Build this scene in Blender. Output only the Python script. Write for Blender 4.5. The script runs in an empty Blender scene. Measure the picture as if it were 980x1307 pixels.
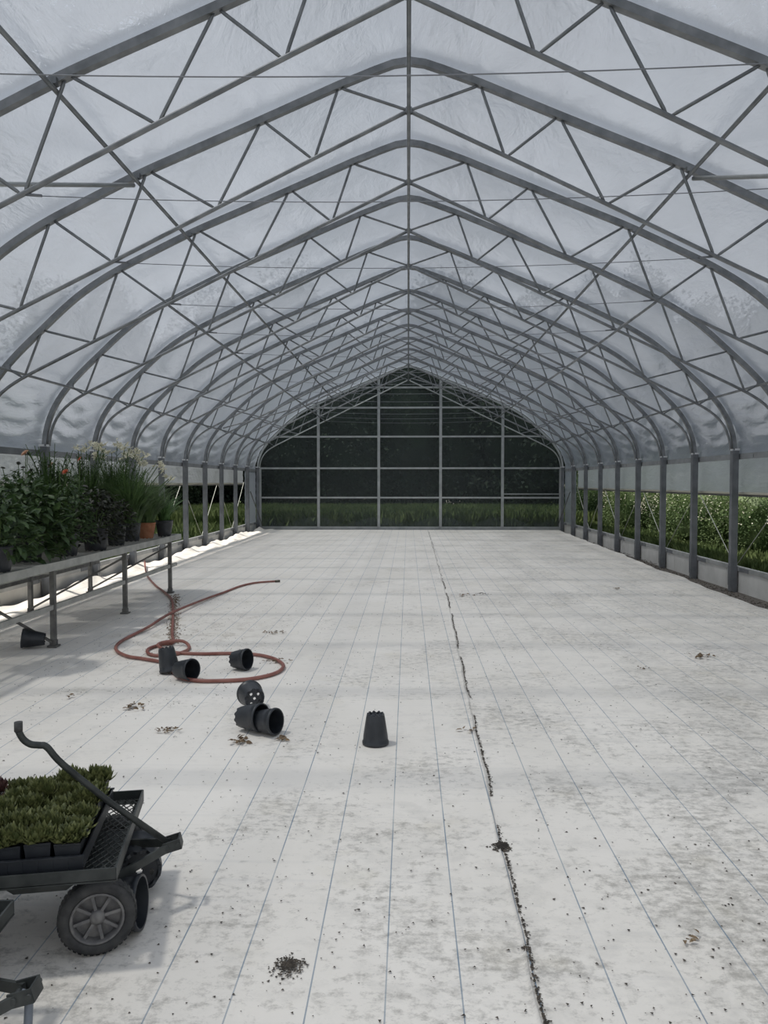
import bpy, math, random
import numpy as np
from mathutils import Vector, Matrix

rnd = random.Random(7)
rng = np.random.default_rng(11)
S = bpy.context.scene
COL = S.collection
PI = math.pi

# ------------------------------------------------------------------ helpers
def tag(o, label=None, cat=None, group=None, kind=None):
    if label: o['label'] = label
    if cat: o['category'] = cat
    if group: o['group'] = group
    if kind: o['kind'] = kind
    return o

def empty(name, loc=(0, 0, 0), rz=0.0, parent=None):
    o = bpy.data.objects.new(name, None)
    o.empty_display_size = 0.1
    COL.objects.link(o)
    o.location = loc
    o.rotation_euler = (0, 0, rz)
    if parent: o.parent = parent
    return o

def link_copy(o, parent=None):
    c = o.copy()
    COL.objects.link(c)
    c.parent = parent
    for ch in list(o.children):
        link_copy(ch, c)
    return c

class MB:
    """collects verts / faces; build() links ONE mesh object"""
    def __init__(s):
        s.v, s.f, s.sm, s.mi = [], [], [], []
    def add(s, verts, faces, smooth=False, mi=0):
        b = len(s.v)
        s.v.extend([tuple(v) for v in verts])
        for f in faces:
            s.f.append(tuple(b + i for i in f)); s.sm.append(smooth); s.mi.append(mi)
        return s
    def box(s, c, d, rot=None, mi=0):
        hx, hy, hz = d[0] / 2, d[1] / 2, d[2] / 2
        vs = [Vector((x, y, z)) for x in (-hx, hx) for y in (-hy, hy) for z in (-hz, hz)]
        if rot is not None: vs = [rot @ v for v in vs]
        c = Vector(c)
        return s.add([v + c for v in vs], [(0, 1, 3, 2), (4, 6, 7, 5), (0, 4, 5, 1), (2, 3, 7, 6), (0, 2, 6, 4), (1, 5, 7, 3)], mi=mi)
    def beam(s, a, b, w, h, up=(0, 0, 1), mi=0):
        a, b = Vector(a), Vector(b)
        t = (b - a); L = t.length; t.normalize()
        up = Vector(up)
        if abs(t.dot(up)) > .99: up = Vector((0, 1, 0))
        sd = t.cross(up).normalized(); u = sd.cross(t)
        R = Matrix((sd, t, u)).transposed()
        return s.box((a + b) / 2, (w, L, h), R, mi)
    def tube(s, pts, r, n=10, cap=True, mi=0, closed=False):
        pts = [Vector(p) for p in pts]
        rs = r if isinstance(r, (list, tuple)) else [r] * len(pts)
        vs, prev = [], None
        m = len(pts)
        for i, p in enumerate(pts):
            if closed: t = (pts[(i + 1) % m] - pts[i - 1]).normalized()
            elif i == 0: t = (pts[1] - p).normalized()
            elif i == m - 1: t = (p - pts[i - 1]).normalized()
            else: t = ((pts[i + 1] - p).normalized() + (p - pts[i - 1]).normalized()).normalized()
            if prev is None:
                a = Vector((0, 0, 1)) if abs(t.z) < .9 else Vector((1, 0, 0))
                x = t.cross(a).normalized()
            else:
                x = (prev - t * prev.dot(t)).normalized()
            prev = x
            y = t.cross(x)
            for k in range(n):
                an = 2 * PI * k / n
                vs.append(p + (x * math.cos(an) + y * math.sin(an)) * rs[i])
        fs = []
        for i in range(m if closed else m - 1):
            j = (i + 1) % m
            for k in range(n):
                k2 = (k + 1) % n
                fs.append((i * n + k, i * n + k2, j * n + k2, j * n + k))
        s.add(vs, fs, True, mi)
        if cap and not closed:
            b = len(s.v) - len(vs)
            s.f.append(tuple(b + k for k in range(n))[::-1]); s.sm.append(False); s.mi.append(mi)
            s.f.append(tuple(b + (m - 1) * n + k for k in range(n))); s.sm.append(False); s.mi.append(mi)
        return s
    def sweep_rect(s, pts, d, w, mi=0):
        """rect bar following pts in an XZ profile, w along Y, d along the normal"""
        pts = [Vector(p) for p in pts]
        vs = []
        for i, p in enumerate(pts):
            a = pts[max(i - 1, 0)]; b = pts[min(i + 1, len(pts) - 1)]
            t = (b - a).normalized()
            nrm = Vector((-t.z, 0, t.x))
            for dn, dy in ((-d / 2, -w / 2), (d / 2, -w / 2), (d / 2, w / 2), (-d / 2, w / 2)):
                vs.append(p + nrm * dn + Vector((0, dy, 0)))
        fs = []
        for i in range(len(pts) - 1):
            for k in range(4):
                k2 = (k + 1) % 4
                fs.append((i * 4 + k, i * 4 + k2, i * 4 + 4 + k2, i * 4 + 4 + k))
        fs.append((0, 1, 2, 3)); fs.append(tuple((len(pts) - 1) * 4 + k for k in (3, 2, 1, 0)))
        return s.add(vs, fs, False, mi)
    def lathe(s, prof, n=24, M=None, mi=0, smooth=True):
        vs = []
        for r, z in prof:
            for k in range(n):
                a = 2 * PI * k / n
                v = Vector((r * math.cos(a), r * math.sin(a), z))
                vs.append(M @ v if M is not None else v)
        fs = []
        for i in range(len(prof) - 1):
            for k in range(n):
                k2 = (k + 1) % n
                fs.append((i * n + k, i * n + k2, (i + 1) * n + k2, (i + 1) * n + k))
        return s.add(vs, fs, smooth, mi)
    def build(s, name, mats, parent=None, autosmooth=False):
        me = bpy.data.meshes.new(name)
        me.from_pydata(s.v, [], s.f)
        if not isinstance(mats, (list, tuple)): mats = [mats]
        for m in mats: me.materials.append(m)
        me.polygons.foreach_set('use_smooth', s.sm)
        me.polygons.foreach_set('material_index', s.mi)
        me.update()
        o = bpy.data.objects.new(name, me)
        COL.objects.link(o)
        if parent: o.parent = parent
        return o

def np_mesh(name, V, F, mats, mi=None, smooth=False, parent=None):
    """V (n,3), F list of (m,k) int arrays sharing V"""
    me = bpy.data.meshes.new(name)
    V = np.asarray(V, dtype=np.float32)
    if not isinstance(F, list): F = [F]
    tot = sum(len(f) for f in F)
    loops = np.concatenate([f.ravel() for f in F]).astype(np.int32)
    sizes = np.concatenate([np.full(len(f), f.shape[1]) for f in F]).astype(np.int32)
    starts = np.concatenate([[0], np.cumsum(sizes)[:-1]]).astype(np.int32)
    me.vertices.add(len(V)); me.vertices.foreach_set('co', V.ravel())
    me.loops.add(len(loops)); me.loops.foreach_set('vertex_index', loops)
    me.polygons.add(tot); me.polygons.foreach_set('loop_start', starts)
    me.polygons.foreach_set('loop_total', sizes)
    if not isinstance(mats, (list, tuple)): mats = [mats]
    for m in mats: me.materials.append(m)
    if mi is not None: me.polygons.foreach_set('material_index', np.asarray(mi, dtype=np.int32))
    me.polygons.foreach_set('use_smooth', np.full(tot, smooth))
    me.update(calc_edges=True); me.validate()
    o = bpy.data.objects.new(name, me)
    COL.objects.link(o)
    if parent: o.parent = parent
    return o

def unit(a): return a / np.maximum(np.linalg.norm(a, axis=-1, keepdims=True), 1e-9)

# leaf templates: (u along length 0..1, v across -0.5..0.5, w normal lift)
OVAL_V = np.array([(0, 0, 0), (.3, -.5, .10), (.3, 0, 0), (.3, .5, .10), (.68, -.40, .04), (.68, 0, -.06), (.68, .40, .04), (1, 0, -.2)], float)
OVAL_F = [np.array([(1, 2, 5, 4), (2, 3, 6, 5)]), np.array([(0, 2, 1), (0, 3, 2), (4, 5, 7), (5, 6, 7)])]
RHOMB_V = np.array([(0, 0, 0), (.45, -.5, .12), (1, 0, -.05), (.45, .5, .12)], float)
RHOMB_F = [np.array([(0, 1, 2), (0, 2, 3)])]
BLADE_V = np.array([(0, -.5, 0), (0, .5, 0), (.35, -.5, .0), (.35, .5, .0), (.7, -.38, -.09), (.7, .38, -.09), (1, 0, -.26)], float)
BLADE_F = [np.array([(0, 1, 3, 2), (2, 3, 5, 4)]), np.array([(4, 5, 6)])]

def leaves(P, D, N, L, W, tv=OVAL_V, tf=OVAL_F, droop=1.0):
    """returns V, [F...] of n leaves"""
    P = np.asarray(P, float); n = len(P)
    D = unit(np.asarray(D, float)); N = np.asarray(N, float)
    N = unit(N - D * (N * D).sum(1, keepdims=True) + 1e-6)
    Sd = np.cross(D, N)
    L = np.broadcast_to(L, (n,)); W = np.broadcast_to(W, (n,))
    V = (P[:, None] + D[:, None] * (tv[None, :, 0:1] * L[:, None, None])
         + Sd[:, None] * (tv[None, :, 1:2] * W[:, None, None])
         + N[:, None] * (tv[None, :, 2:3] * L[:, None, None] * droop))
    off = (np.arange(n) * len(tv))[:, None, None]
    F = [(f[None] + off).reshape(-1, f.shape[1]) for f in tf]
    return V.reshape(-1, 3), F

def join(parts):
    Vs, q, t, o = [], [], [], 0
    for V, F in parts:
        Vs.append(V)
        for f in F:
            (q if f.shape[1] == 4 else t).append(f + o)
        o += len(V)
    F = []
    if q: F.append(np.concatenate(q))
    if t: F.append(np.concatenate(t))
    return np.concatenate(Vs), F

def rand_dirs(n, up=0.0):
    d = rng.normal(size=(n, 3)); d[:, 2] += up
    return unit(d)

# ------------------------------------------------------------------ materials
def mat(name, col=(.5, .5, .5), rough=.6, metal=0.0, spec=.5):
    m = bpy.data.materials.new(name); m.use_nodes = True
    b = m.node_tree.nodes['Principled BSDF']
    b.inputs['Base Color'].default_value = (*col, 1)
    b.inputs['Roughness'].default_value = rough
    b.inputs['Metallic'].default_value = metal
    b.inputs['Specular IOR Level'].default_value = spec
    return m
def N(m, t, **kw):
    n = m.node_tree.nodes.new(t)
    for k, v in kw.items(): setattr(n, k, v)
    return n
def LK(m, a, b): m.node_tree.links.new(a, b)
def ramp(m, fac, stops):
    r = N(m, 'ShaderNodeValToRGB')
    e = r.color_ramp.elements
    while len(e) < len(stops): e.new(.5)
    for i, (p, c) in enumerate(stops):
        e[i].position = p
        e[i].color = (c, c, c, 1) if not isinstance(c, tuple) else (*c, 1)
    LK(m, fac, r.inputs['Fac'])
    return r.outputs['Color']
def coords(m, kind='Object', scale=(1, 1, 1)):
    tc = N(m, 'ShaderNodeTexCoord'); mp = N(m, 'ShaderNodeMapping')
    mp.inputs['Scale'].default_value = scale
    LK(m, tc.outputs[kind], mp.inputs['Vector'])
    return mp.outputs['Vector']
def noise(m, vec, sc, det=4, rough=.55, dist=0.0):
    n = N(m, 'ShaderNodeTexNoise')
    n.inputs['Scale'].default_value = sc; n.inputs['Detail'].default_value = det
    n.inputs['Roughness'].default_value = rough; n.inputs['Distortion'].default_value = dist
    LK(m, vec, n.inputs['Vector'])
    return n.outputs['Fac']
def mixc(m, fac, a, b, mode='MIX'):
    x = N(m, 'ShaderNodeMix', data_type='RGBA', blend_type=mode)
    for sock, v in ((x.inputs[0], fac), (x.inputs[6], a), (x.inputs[7], b)):
        if isinstance(v, (int, float)): sock.default_value = v
        elif isinstance(v, tuple): sock.default_value = (*v, 1)
        else: LK(m, v, sock)
    return x.outputs[2]
def math_(m, op, a, b=0.0, c=None):
    x = N(m, 'ShaderNodeMath', operation=op)
    for i, v in enumerate((a, b, c)):
        if v is None: continue
        if isinstance(v, (int, float)): x.inputs[i].default_value = v
        else: LK(m, v, x.inputs[i])
    return x.outputs[0]
def bump(m, h, strength=.3, dist=.01):
    b = N(m, 'ShaderNodeBump'); b.inputs['Strength'].default_value = strength; b.inputs['Distance'].default_value = dist
    LK(m, h, b.inputs['Height']); return b.outputs['Normal']
def P(m): return m.node_tree.nodes['Principled BSDF']
def varied(m, c1, c2, sc, det=3, lo=.35, hi=.65, kind='Object'):
    v = coords(m, kind)
    f = ramp(m, noise(m, v, sc, det), [(lo, 0.0), (hi, 1.0)])
    LK(m, mixc(m, f, c1, c2), P(m).inputs['Base Color'])
    return m

M = {}
M['galv'] = varied(mat('galvanised_steel', rough=.45, metal=.5), (.17, .18, .19), (.27, .28, .29), 6)
M['post'] = varied(mat('post_steel', rough=.5, metal=.4), (.16, .17, .185), (.23, .24, .255), 5)
M['bench'] = varied(mat('bench_metal', rough=.5, metal=.35), (.34, .34, .32), (.46, .46, .43), 7)
M['dark_steel'] = varied(mat('weathered_dark_steel', rough=.5, metal=.5), (.10, .10, .10), (.18, .18, .17), 9)
M['cart'] = varied(mat('cart_green_black_paint', rough=.5), (.018, .022, .022), (.045, .05, .048), 14)
M['tire'] = varied(mat('rubber', rough=.75), (.022, .023, .025), (.055, .055, .055), 20)
M['rim'] = varied(mat('grey_rim', rough=.5), (.10, .10, .105), (.19, .185, .18), 25)
M['pot'] = varied(mat('black_pot_plastic', rough=.42), (.016, .019, .024), (.028, .032, .038), 12)
M['terracotta'] = varied(mat('terracotta', rough=.8), (.30, .12, .06), (.42, .19, .10), 14)
M['soil'] = varied(mat('potting_soil', rough=.95), (.018, .014, .011), (.06, .048, .036), 40)
M['crumb'] = varied(mat('soil_crumbs', rough=.95), (.03, .026, .022), (.09, .075, .06), 30)
M['dryleaf'] = varied(mat('dry_leaf', rough=.8), (.10, .065, .04), (.24, .17, .10), 30)
M['hose'] = varied(mat('red_hose_rubber', rough=.5), (.21, .075, .06), (.29, .125, .10), 9)
M['handle_grey'] = mat('sheen_grey_handle', (.16, .18, .21), .5, .2)  # pale grey puts the tube's reflected light into its colour
M['brass'] = mat('hose_end', (.12, .11, .09), .4, .7)
M['cord'] = mat('pale_cord', (.55, .56, .50), .8)
M['wire'] = mat('wire_cable', (.22, .23, .25), .5, .5)
M['white_panel'] = varied(mat('white_kneewall_board', rough=.55), (.62, .61, .58), (.74, .73, .70), 2.5)
M['alu'] = varied(mat('aluminium_rail', rough=.45, metal=.5), (.36, .37, .37), (.50, .51, .51), 3)
M['clip'] = mat('white_tape', (.75, .76, .78), .5)
M['board'] = varied(mat('grey_hip_board', rough=.7), (.20, .21, .22), (.28, .29, .30), 4)
M['frame_end'] = varied(mat('end_wall_steel', rough=.45, metal=.4), (.36, .38, .38), (.48, .50, .50), 5)
M['stem'] = mat('plant_stem', (.07, .12, .03), .7)
M['bark'] = varied(mat('bark', rough=.9), (.05, .04, .03), (.12, .10, .08), 10)

def leafmat(name, c1, c2, sc=9, rough=.5, trans=.25):
    m = mat(name, c1, rough, spec=.4)
    varied(m, c1, c2, sc, 2, .38, .62)
    nt = m.node_tree
    out = nt.nodes['Material Output']
    col = P(m).inputs['Base Color'].links[0].from_socket
    tr = N(m, 'ShaderNodeBsdfTranslucent'); LK(m, col, tr.inputs['Color'])
    mx = N(m, 'ShaderNodeMixShader'); mx.inputs[0].default_value = trans
    LK(m, P(m).outputs[0], mx.inputs[1]); LK(m, tr.outputs[0], mx.inputs[2])
    LK(m, mx.outputs[0], out.inputs['Surface'])
    return m
M['leaf'] = leafmat('broad_green_leaf', (.028, .056, .020), (.078, .13, .045), 14)
M['leaf_purple'] = leafmat('dark_purple_leaf', (.016, .017, .013), (.034, .040, .022), 14)
M['grassleaf'] = leafmat('lily_leaf', (.045, .088, .026), (.105, .175, .06), 9)
M['lanceleaf'] = leafmat('lance_leaf', (.06, .13, .04), (.13, .24, .08), 9)
M['semp'] = leafmat('succulent_leaf', (.068, .085, .030), (.185, .20, .08), 45, .45, .1)
M['semp_red'] = leafmat('red_succulent_leaf', (.07, .035, .035), (.12, .06, .05), 45, .45, .1)
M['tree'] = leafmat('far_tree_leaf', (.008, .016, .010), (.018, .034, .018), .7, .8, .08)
M['shrub'] = leafmat('shrub_leaf', (.06, .105, .03), (.16, .22, .085), 1.6, .6)
M['shrub2'] = leafmat('shrub_leaf_dark', (.022, .05, .018), (.075, .125, .04), 1.6, .6)
M['grass'] = leafmat('meadow_grass', (.07, .115, .032), (.17, .22, .08), 1.2, .7)
M['white_petal'] = leafmat('cream_petal', (.62, .58, .42), (.80, .78, .66), 30, .5, .3)
M['peach_petal'] = leafmat('peach_petal', (.55, .30, .18), (.75, .50, .35), 30, .5, .3)
M['red_petal'] = leafmat('red_petal', (.45, .06, .03), (.60, .14, .06), 30, .5, .3)

# floor fabric ---------------------------------------------------------------
def floor_mat():
    m = mat('white_ground_fabric', rough=.62, spec=.35)
    v = coords(m, 'Object')
    sx = N(m, 'ShaderNodeSeparateXYZ'); LK(m, v, sx.inputs[0])
    x, y = sx.outputs[0], sx.outputs[1]
    # fine weave tint
    f1 = noise(m, coords(m, 'Object', (1, .6, 1)), 1.1, 5, .6)
    base = mixc(m, ramp(m, f1, [(.3, 0.0), (.7, 1.0)]), (.755, .715, .655), (.85, .81, .755))
    # grey smudges, denser on the right-hand sheet
    big = noise(m, v, .55, 3, .5)
    mid = noise(m, coords(m, 'Object', (1, 1.25, 1)), 5.5, 7, .72, .2)
    side = N(m, 'ShaderNodeMapRange'); LK(m, x, side.inputs[0])
    side.inputs[1].default_value = -1.5; side.inputs[2].default_value = 1.6
    side.inputs[3].default_value = -.07; side.inputs[4].default_value = .06
    amt = math_(m, 'ADD', math_(m, 'MULTIPLY', big, .45), math_(m, 'ADD', mid, side.outputs[0]))
    fine = noise(m, coords(m, 'Object', (1, 1.3, 1)), 17, 6, .75)
    patch = ramp(m, math_(m, 'ADD', math_(m, 'MULTIPLY', noise(m, v, 1.15, 4, .6, .4), 1.0), side.outputs[0]), [(.42, 0.0), (.62, 1.0)])
    ny = N(m, 'ShaderNodeMapRange'); LK(m, y, ny.inputs[0])
    ny.inputs[1].default_value = 2.2; ny.inputs[2].default_value = 7.0
    ny.inputs[3].default_value = .035; ny.inputs[4].default_value = -.035
    thr = math_(m, 'ADD', fine, math_(m, 'ADD', math_(m, 'MULTIPLY', patch, .17), ny.outputs[0]))
    dirt = ramp(m, thr, [(.60, 0.0), (.80, 1.0)])
    soft = ramp(m, amt, [(.72, 0.0), (.98, 1.0)])
    col = mixc(m, math_(m, 'MULTIPLY', soft, .34), base, (.34, .33, .31))
    col = mixc(m, math_(m, 'MULTIPLY', dirt, .62), col, (.24, .225, .20))
    yel = ramp(m, noise(m, v, 2.3, 4, .6), [(.58, 0.0), (.8, 1.0)])
    col = mixc(m, math_(m, 'MULTIPLY', yel, .30), col, (.60, .54, .40))
    # brownish dirt around the hose
    d2 = N(m, 'ShaderNodeVectorMath', operation='DISTANCE')
    mp = N(m, 'ShaderNodeMapping'); mp.inputs['Scale'].default_value = (1, .42, 0)
    LK(m, v, mp.inputs['Vector']); LK(m, mp.outputs[0], d2.inputs[0]); d2.inputs[1].default_value = (-2.1, 3.2, 0)
    near = ramp(m, d2.outputs['Value'], [(.25, 1.0), (1.25, 0.0)])
    hn = ramp(m, noise(m, coords(m, 'Object', (1, .8, 1)), 7, 6, .7), [(.50, 0.0), (.68, 1.0)])
    col = mixc(m, math_(m, 'MULTIPLY', math_(m, 'MULTIPLY', hn, near), .5), col, (.26, .21, .16))
    # thin weave crease lines across
    wv = N(m, 'ShaderNodeTexNoise'); wv.inputs['Scale'].default_value = 1.0
    wv.inputs['Detail'].default_value = 3
    LK(m, coords(m, 'Object', (.5, 26, 1)), wv.inputs['Vector'])
    cr = ramp(m, wv.outputs['Fac'], [(.56, 0.0), (.75, 1.0)])
    col = mixc(m, math_(m, 'MULTIPLY', cr, .14), col, (.45, .45, .46))
    # blue marking threads every 0.2285 m
    ph = math_(m, 'DIVIDE', math_(m, 'SUBTRACT', x, .391 - 50 * .2285 + .1142), .2285)
    fr = math_(m, 'ABSOLUTE', math_(m, 'SUBTRACT', math_(m, 'FRACT', ph), .5))
    wn = noise(m, coords(m, 'Object', (1, .8, 1)), 3.0, 2)
    ln = math_(m, 'LESS_THAN', fr, .0105)
    lf = math_(m, 'MULTIPLY', ln, ramp(m, wn, [(.25, .45), (.7, 1.0)]))
    col = mixc(m, math_(m, 'MULTIPLY', lf, .85), col, (.10, .18, .27))
    LK(m, col, P(m).inputs['Base Color'])
    h = math_(m, 'ADD', noise(m, v, 14, 4), math_(m, 'MULTIPLY', noise(m, v, 1.5, 2), 3.0))
    LK(m, bump(m, h, .25, .006), P(m).inputs['Normal'])
    return m
M['floor'] = floor_mat()

def ground_mat():
    m = mat('outdoor_ground', rough=.95)
    v = coords(m, 'Object')
    sx = N(m, 'ShaderNodeSeparateXYZ'); LK(m, v, sx.inputs[0])
    ax = math_(m, 'ABSOLUTE', sx.outputs[0])
    g = mixc(m, noise(m, v, 2.5, 5, .7), (.035, .065, .02), (.15, .19, .07))
    gr = mixc(m, ramp(m, noise(m, v, 28, 4, .7), [(.35, 0.0), (.65, 1.0)]), (.05, .042, .034), (.26, .235, .21))
    f = math_(m, 'LESS_THAN', ax, 5.9)
    LK(m, mixc(m, f, g, gr), P(m).inputs['Base Color'])
    LK(m, bump(m, noise(m, v, 30, 5, .7), .8, .03), P(m).inputs['Normal'])
    return m
M['ground'] = ground_mat()

# translucent greenhouse film --------------------------------------------------
def film_mat(name, clear, tint=(.90, .93, .97), rough=.32, bsc=1.7, bst=.6, body=(.78, .82, .87)):
    m = bpy.data.materials.new(name); m.use_nodes = True
    nt = m.node_tree; nt.nodes.remove(nt.nodes['Principled BSDF'])
    out = nt.nodes['Material Output']
    v = coords(m, 'Object')
    v2 = coords(m, 'Object', (1, .55, 1.6))
    h = math_(m, 'ADD', noise(m, v2, bsc, 5, .6, .6), math_(m, 'MULTIPLY', noise(m, v2, bsc * 5, 3, .6, .8), .25))
    nb = bump(m, h, bst, .05)
    wet = noise(m, coords(m, 'Object', (1, 1, .6)), 1.6, 5, .65, .5)
    c = mixc(m, ramp(m, wet, [(.35, 0.0), (.65, 1.0)]), tuple(x * .86 for x in body), body)
    T = N(m, 'ShaderNodeBsdfTransparent'); T.inputs[0].default_value = (*tint, 1)
    L = N(m, 'ShaderNodeBsdfTranslucent'); LK(m, c, L.inputs[0]); LK(m, nb, L.inputs['Normal'])
    D = N(m, 'ShaderNodeBsdfDiffuse'); D.inputs[0].default_value = (.72, .75, .79, 1); LK(m, nb, D.inputs['Normal'])
    G = N(m, 'ShaderNodeBsdfGlossy'); G.inputs[0].default_value = (.9, .93, 1, 1); G.inputs['Roughness'].default_value = rough; LK(m, nb, G.inputs['Normal'])
    a = N(m, 'ShaderNodeMixShader'); a.inputs[0].default_value = .24; LK(m, L.outputs[0], a.inputs[1]); LK(m, D.outputs[0], a.inputs[2])
    b = N(m, 'ShaderNodeMixShader'); b.inputs[0].default_value = clear; LK(m, a.outputs[0], b.inputs[1]); LK(m, T.outputs[0], b.inputs[2])
    fr = N(m, 'ShaderNodeFresnel'); fr.inputs['IOR'].default_value = 1.35; LK(m, nb, fr.inputs['Normal'])
    g = N(m, 'ShaderNodeMixShader'); LK(m, math_(m, 'MULTIPLY', fr.outputs[0], .5), g.inputs[0])
    LK(m, b.outputs[0], g.inputs[1]); LK(m, G.outputs[0], g.inputs[2])
    LK(m, g.outputs[0], out.inputs['Surface'])
    return m
M['film'] = film_mat('greenhouse_film', .23, body=(.27, .305, .365))
M['curtain'] = film_mat('curtain_film', .10, body=(.46, .49, .51))

def pane_mat():
    m = bpy.data.materials.new('dark_end_pane'); m.use_nodes = True
    nt = m.node_tree; nt.nodes.remove(nt.nodes['Principled BSDF'])
    out = nt.nodes['Material Output']
    v = coords(m, 'Object')
    sx = N(m, 'ShaderNodeSeparateXYZ'); LK(m, v, sx.inputs[0])
    T = N(m, 'ShaderNodeBsdfTransparent'); T.inputs[0].default_value = (.55, .60, .57, 1)
    D = N(m, 'ShaderNodeBsdfDiffuse'); D.inputs[0].default_value = (.16, .19, .19, 1)
    G = N(m, 'ShaderNodeBsdfGlossy'); G.inputs['Roughness'].default_value = .3; G.inputs[0].default_value = (.5, .55, .55, 1)
    # condensation band with a scalloped top along the sill
    sc = math_(m, 'ABSOLUTE', math_(m, 'SINE', math_(m, 'MULTIPLY', sx.outputs[0], 1.55)))
    edge = math_(m, 'ADD', math_(m, 'MULTIPLY', sc, .28), .12)
    band = math_(m, 'LESS_THAN', sx.outputs[2], edge)
    st = noise(m, coords(m, 'Object', (.4, 1, 3)), 1.2, 4, .6)
    hz = math_(m, 'ADD', math_(m, 'MULTIPLY', band, .16), math_(m, 'ADD', math_(m, 'MULTIPLY', st, .10), .10))
    a = N(m, 'ShaderNodeMixShader'); LK(m, hz, a.inputs[0]); LK(m, T.outputs[0], a.inputs[1]); LK(m, D.outputs[0], a.inputs[2])
    b = N(m, 'ShaderNodeMixShader'); b.inputs[0].default_value = .03; LK(m, a.outputs[0], b.inputs[1]); LK(m, G.outputs[0], b.inputs[2])
    LK(m, b.outputs[0], out.inputs['Surface'])
    return m
M['pane'] = pane_mat()

# ------------------------------------------------------------------ dimensions
XL, XR = -4.93, 4.99
HALF = 4.96
YF = [25.2 - 1.65 * k for k in range(14)]          # frames, far end first (3.75 nearest)
YEND = 25.2
YNEAR = -2.0
def sx_(x): return x * (XR / HALF if x > 0 else -XL / HALF)

TOP = [(4.96, 2.03), (4.955, 2.15), (4.92, 2.32), (4.84, 2.52), (4.73, 2.70), (4.58, 2.88), (4.38, 3.08), (4.17, 3.27), (3.97, 3.46), (3.73, 3.66),
       (3.5, 3.81), (3.28, 3.935), (3.0, 4.07), (2.71, 4.21), (2.38, 4.365), (1.84, 4.585), (1.33, 4.795), (.63, 5.09), (.30, 5.215), (.14, 5.27), (0, 5.29)]
BOT = [(4.90, 2.03), (4.89, 2.15), (4.86, 2.28), (4.79, 2.42), (4.68, 2.55), (4.55, 2.645), (4.4, 2.73), (3.6, 3.12), (2.71, 3.55), (1.75, 4.02), (.86, 4.45), (0, 4.86)]

def resample(pts, n):
    d = [0]
    for a, b in zip(pts, pts[1:]): d.append(d[-1] + math.dist(a, b))
    out = []
    for i in range(n):
        t = d[-1] * i / (n - 1)
        k = max(j for j in range(len(d)) if d[j] <= t + 1e-9); k = min(k, len(pts) - 2)
        u = (t - d[k]) / (d[k + 1] - d[k])
        out.append((pts[k][0] * (1 - u) + pts[k + 1][0] * u, pts[k][1] * (1 - u) + pts[k + 1][1] * u))
    return out
def smooth_pl(pts, it=2, keep=1):
    p = [tuple(q) for q in pts]
    for _ in range(it):
        q = [p[0]]
        for i in range(1, len(p) - 1):
            q.append(tuple(.25 * p[i - 1][k] + .5 * p[i][k] + .25 * p[i + 1][k] for k in range(2)))
        q.append(p[-1]); p = q
    return p

# ------------------------------------------------------------------ world, sun
w = bpy.data.worlds.new('sky'); S.world = w; w.use_nodes = True
nt = w.node_tree; nt.nodes.clear()
tc = nt.nodes.new('ShaderNodeTexCoord'); sp = nt.nodes.new('ShaderNodeSeparateXYZ')
cr = nt.nodes.new('ShaderNodeValToRGB'); bg = nt.nodes.new('ShaderNodeBackground'); wo = nt.nodes.new('ShaderNodeOutputWorld')
nz = nt.nodes.new('ShaderNodeTexNoise'); nz.inputs['Scale'].default_value = 1.6; nz.inputs['Detail'].default_value = 5
md = nt.nodes.new('ShaderNodeMix'); md.data_type = 'RGBA'; md.inputs[0].default_value = .25
nt.links.new(tc.outputs['Generated'], sp.inputs[0]); nt.links.new(sp.outputs[2], cr.inputs[0])
nt.links.new(tc.outputs['Generated'], nz.inputs['Vector'])
cr.color_ramp.elements[0].position = 0.0; cr.color_ramp.elements[0].color = (.80, .82, .84, 1)
cr.color_ramp.elements[1].position = .8; cr.color_ramp.elements[1].color = (.66, .70, .77, 1)
cc = nt.nodes.new('ShaderNodeValToRGB')
cc.color_ramp.elements[0].position = .4; cc.color_ramp.elements[0].color = (.60, .64, .71, 1)
cc.color_ramp.elements[1].position = .62; cc.color_ramp.elements[1].color = (.90, .90, .91, 1)
nt.links.new(nz.outputs['Fac'], cc.inputs[0])
nt.links.new(cr.outputs[0], md.inputs[6]); nt.links.new(cc.outputs[0], md.inputs[7])
nt.links.new(md.outputs[2], bg.inputs[0]); bg.inputs[1].default_value = 1.04
nt.links.new(bg.outputs[0], wo.inputs[0])

sl = bpy.data.lights.new('sun', 'SUN'); sl.energy = 5.0; sl.angle = math.radians(4); sl.color = (1.0, .955, .87)
so = bpy.data.objects.new('sun', sl); COL.objects.link(so)
so.rotation_euler = Vector((-.42, -.04, 1.0)).to_track_quat('Z', 'Y').to_euler()

# ------------------------------------------------------------------ camera
F_PX = 985.0
cam = bpy.data.cameras.new('camera'); co = bpy.data.objects.new('camera', cam); COL.objects.link(co)
cam.sensor_fit = 'VERTICAL'; cam.sensor_height = 24.0; cam.sensor_width = 18.0
cam.lens = F_PX / 1307.0 * 24.0
cam.clip_start = .05; cam.clip_end = 400
yaw = math.atan(31 / F_PX); pitch = math.atan(37.5 / math.hypot(F_PX, 31))
co.location = (0, 0, 1.53)
co.rotation_euler = (PI / 2 - pitch, 0, yaw)
S.camera = co
S.view_settings.view_transform = 'Standard'
S.view_settings.look = 'None'
S.view_settings.gamma = 1.0
S.view_settings.exposure = 0.0
try: S.view_settings.use_curve_mapping = False
except Exception: pass
S.cycles.max_bounces = 10; S.cycles.diffuse_bounces = 5; S.cycles.transmission_bounces = 6
S.cycles.transparent_max_bounces = 24; S.cycles.glossy_bounces = 3
S.cycles.caustics_reflective = False; S.cycles.caustics_refractive = False
S.cycles.sample_clamp_indirect = 4.0
S.cycles.use_denoising = True
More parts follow.
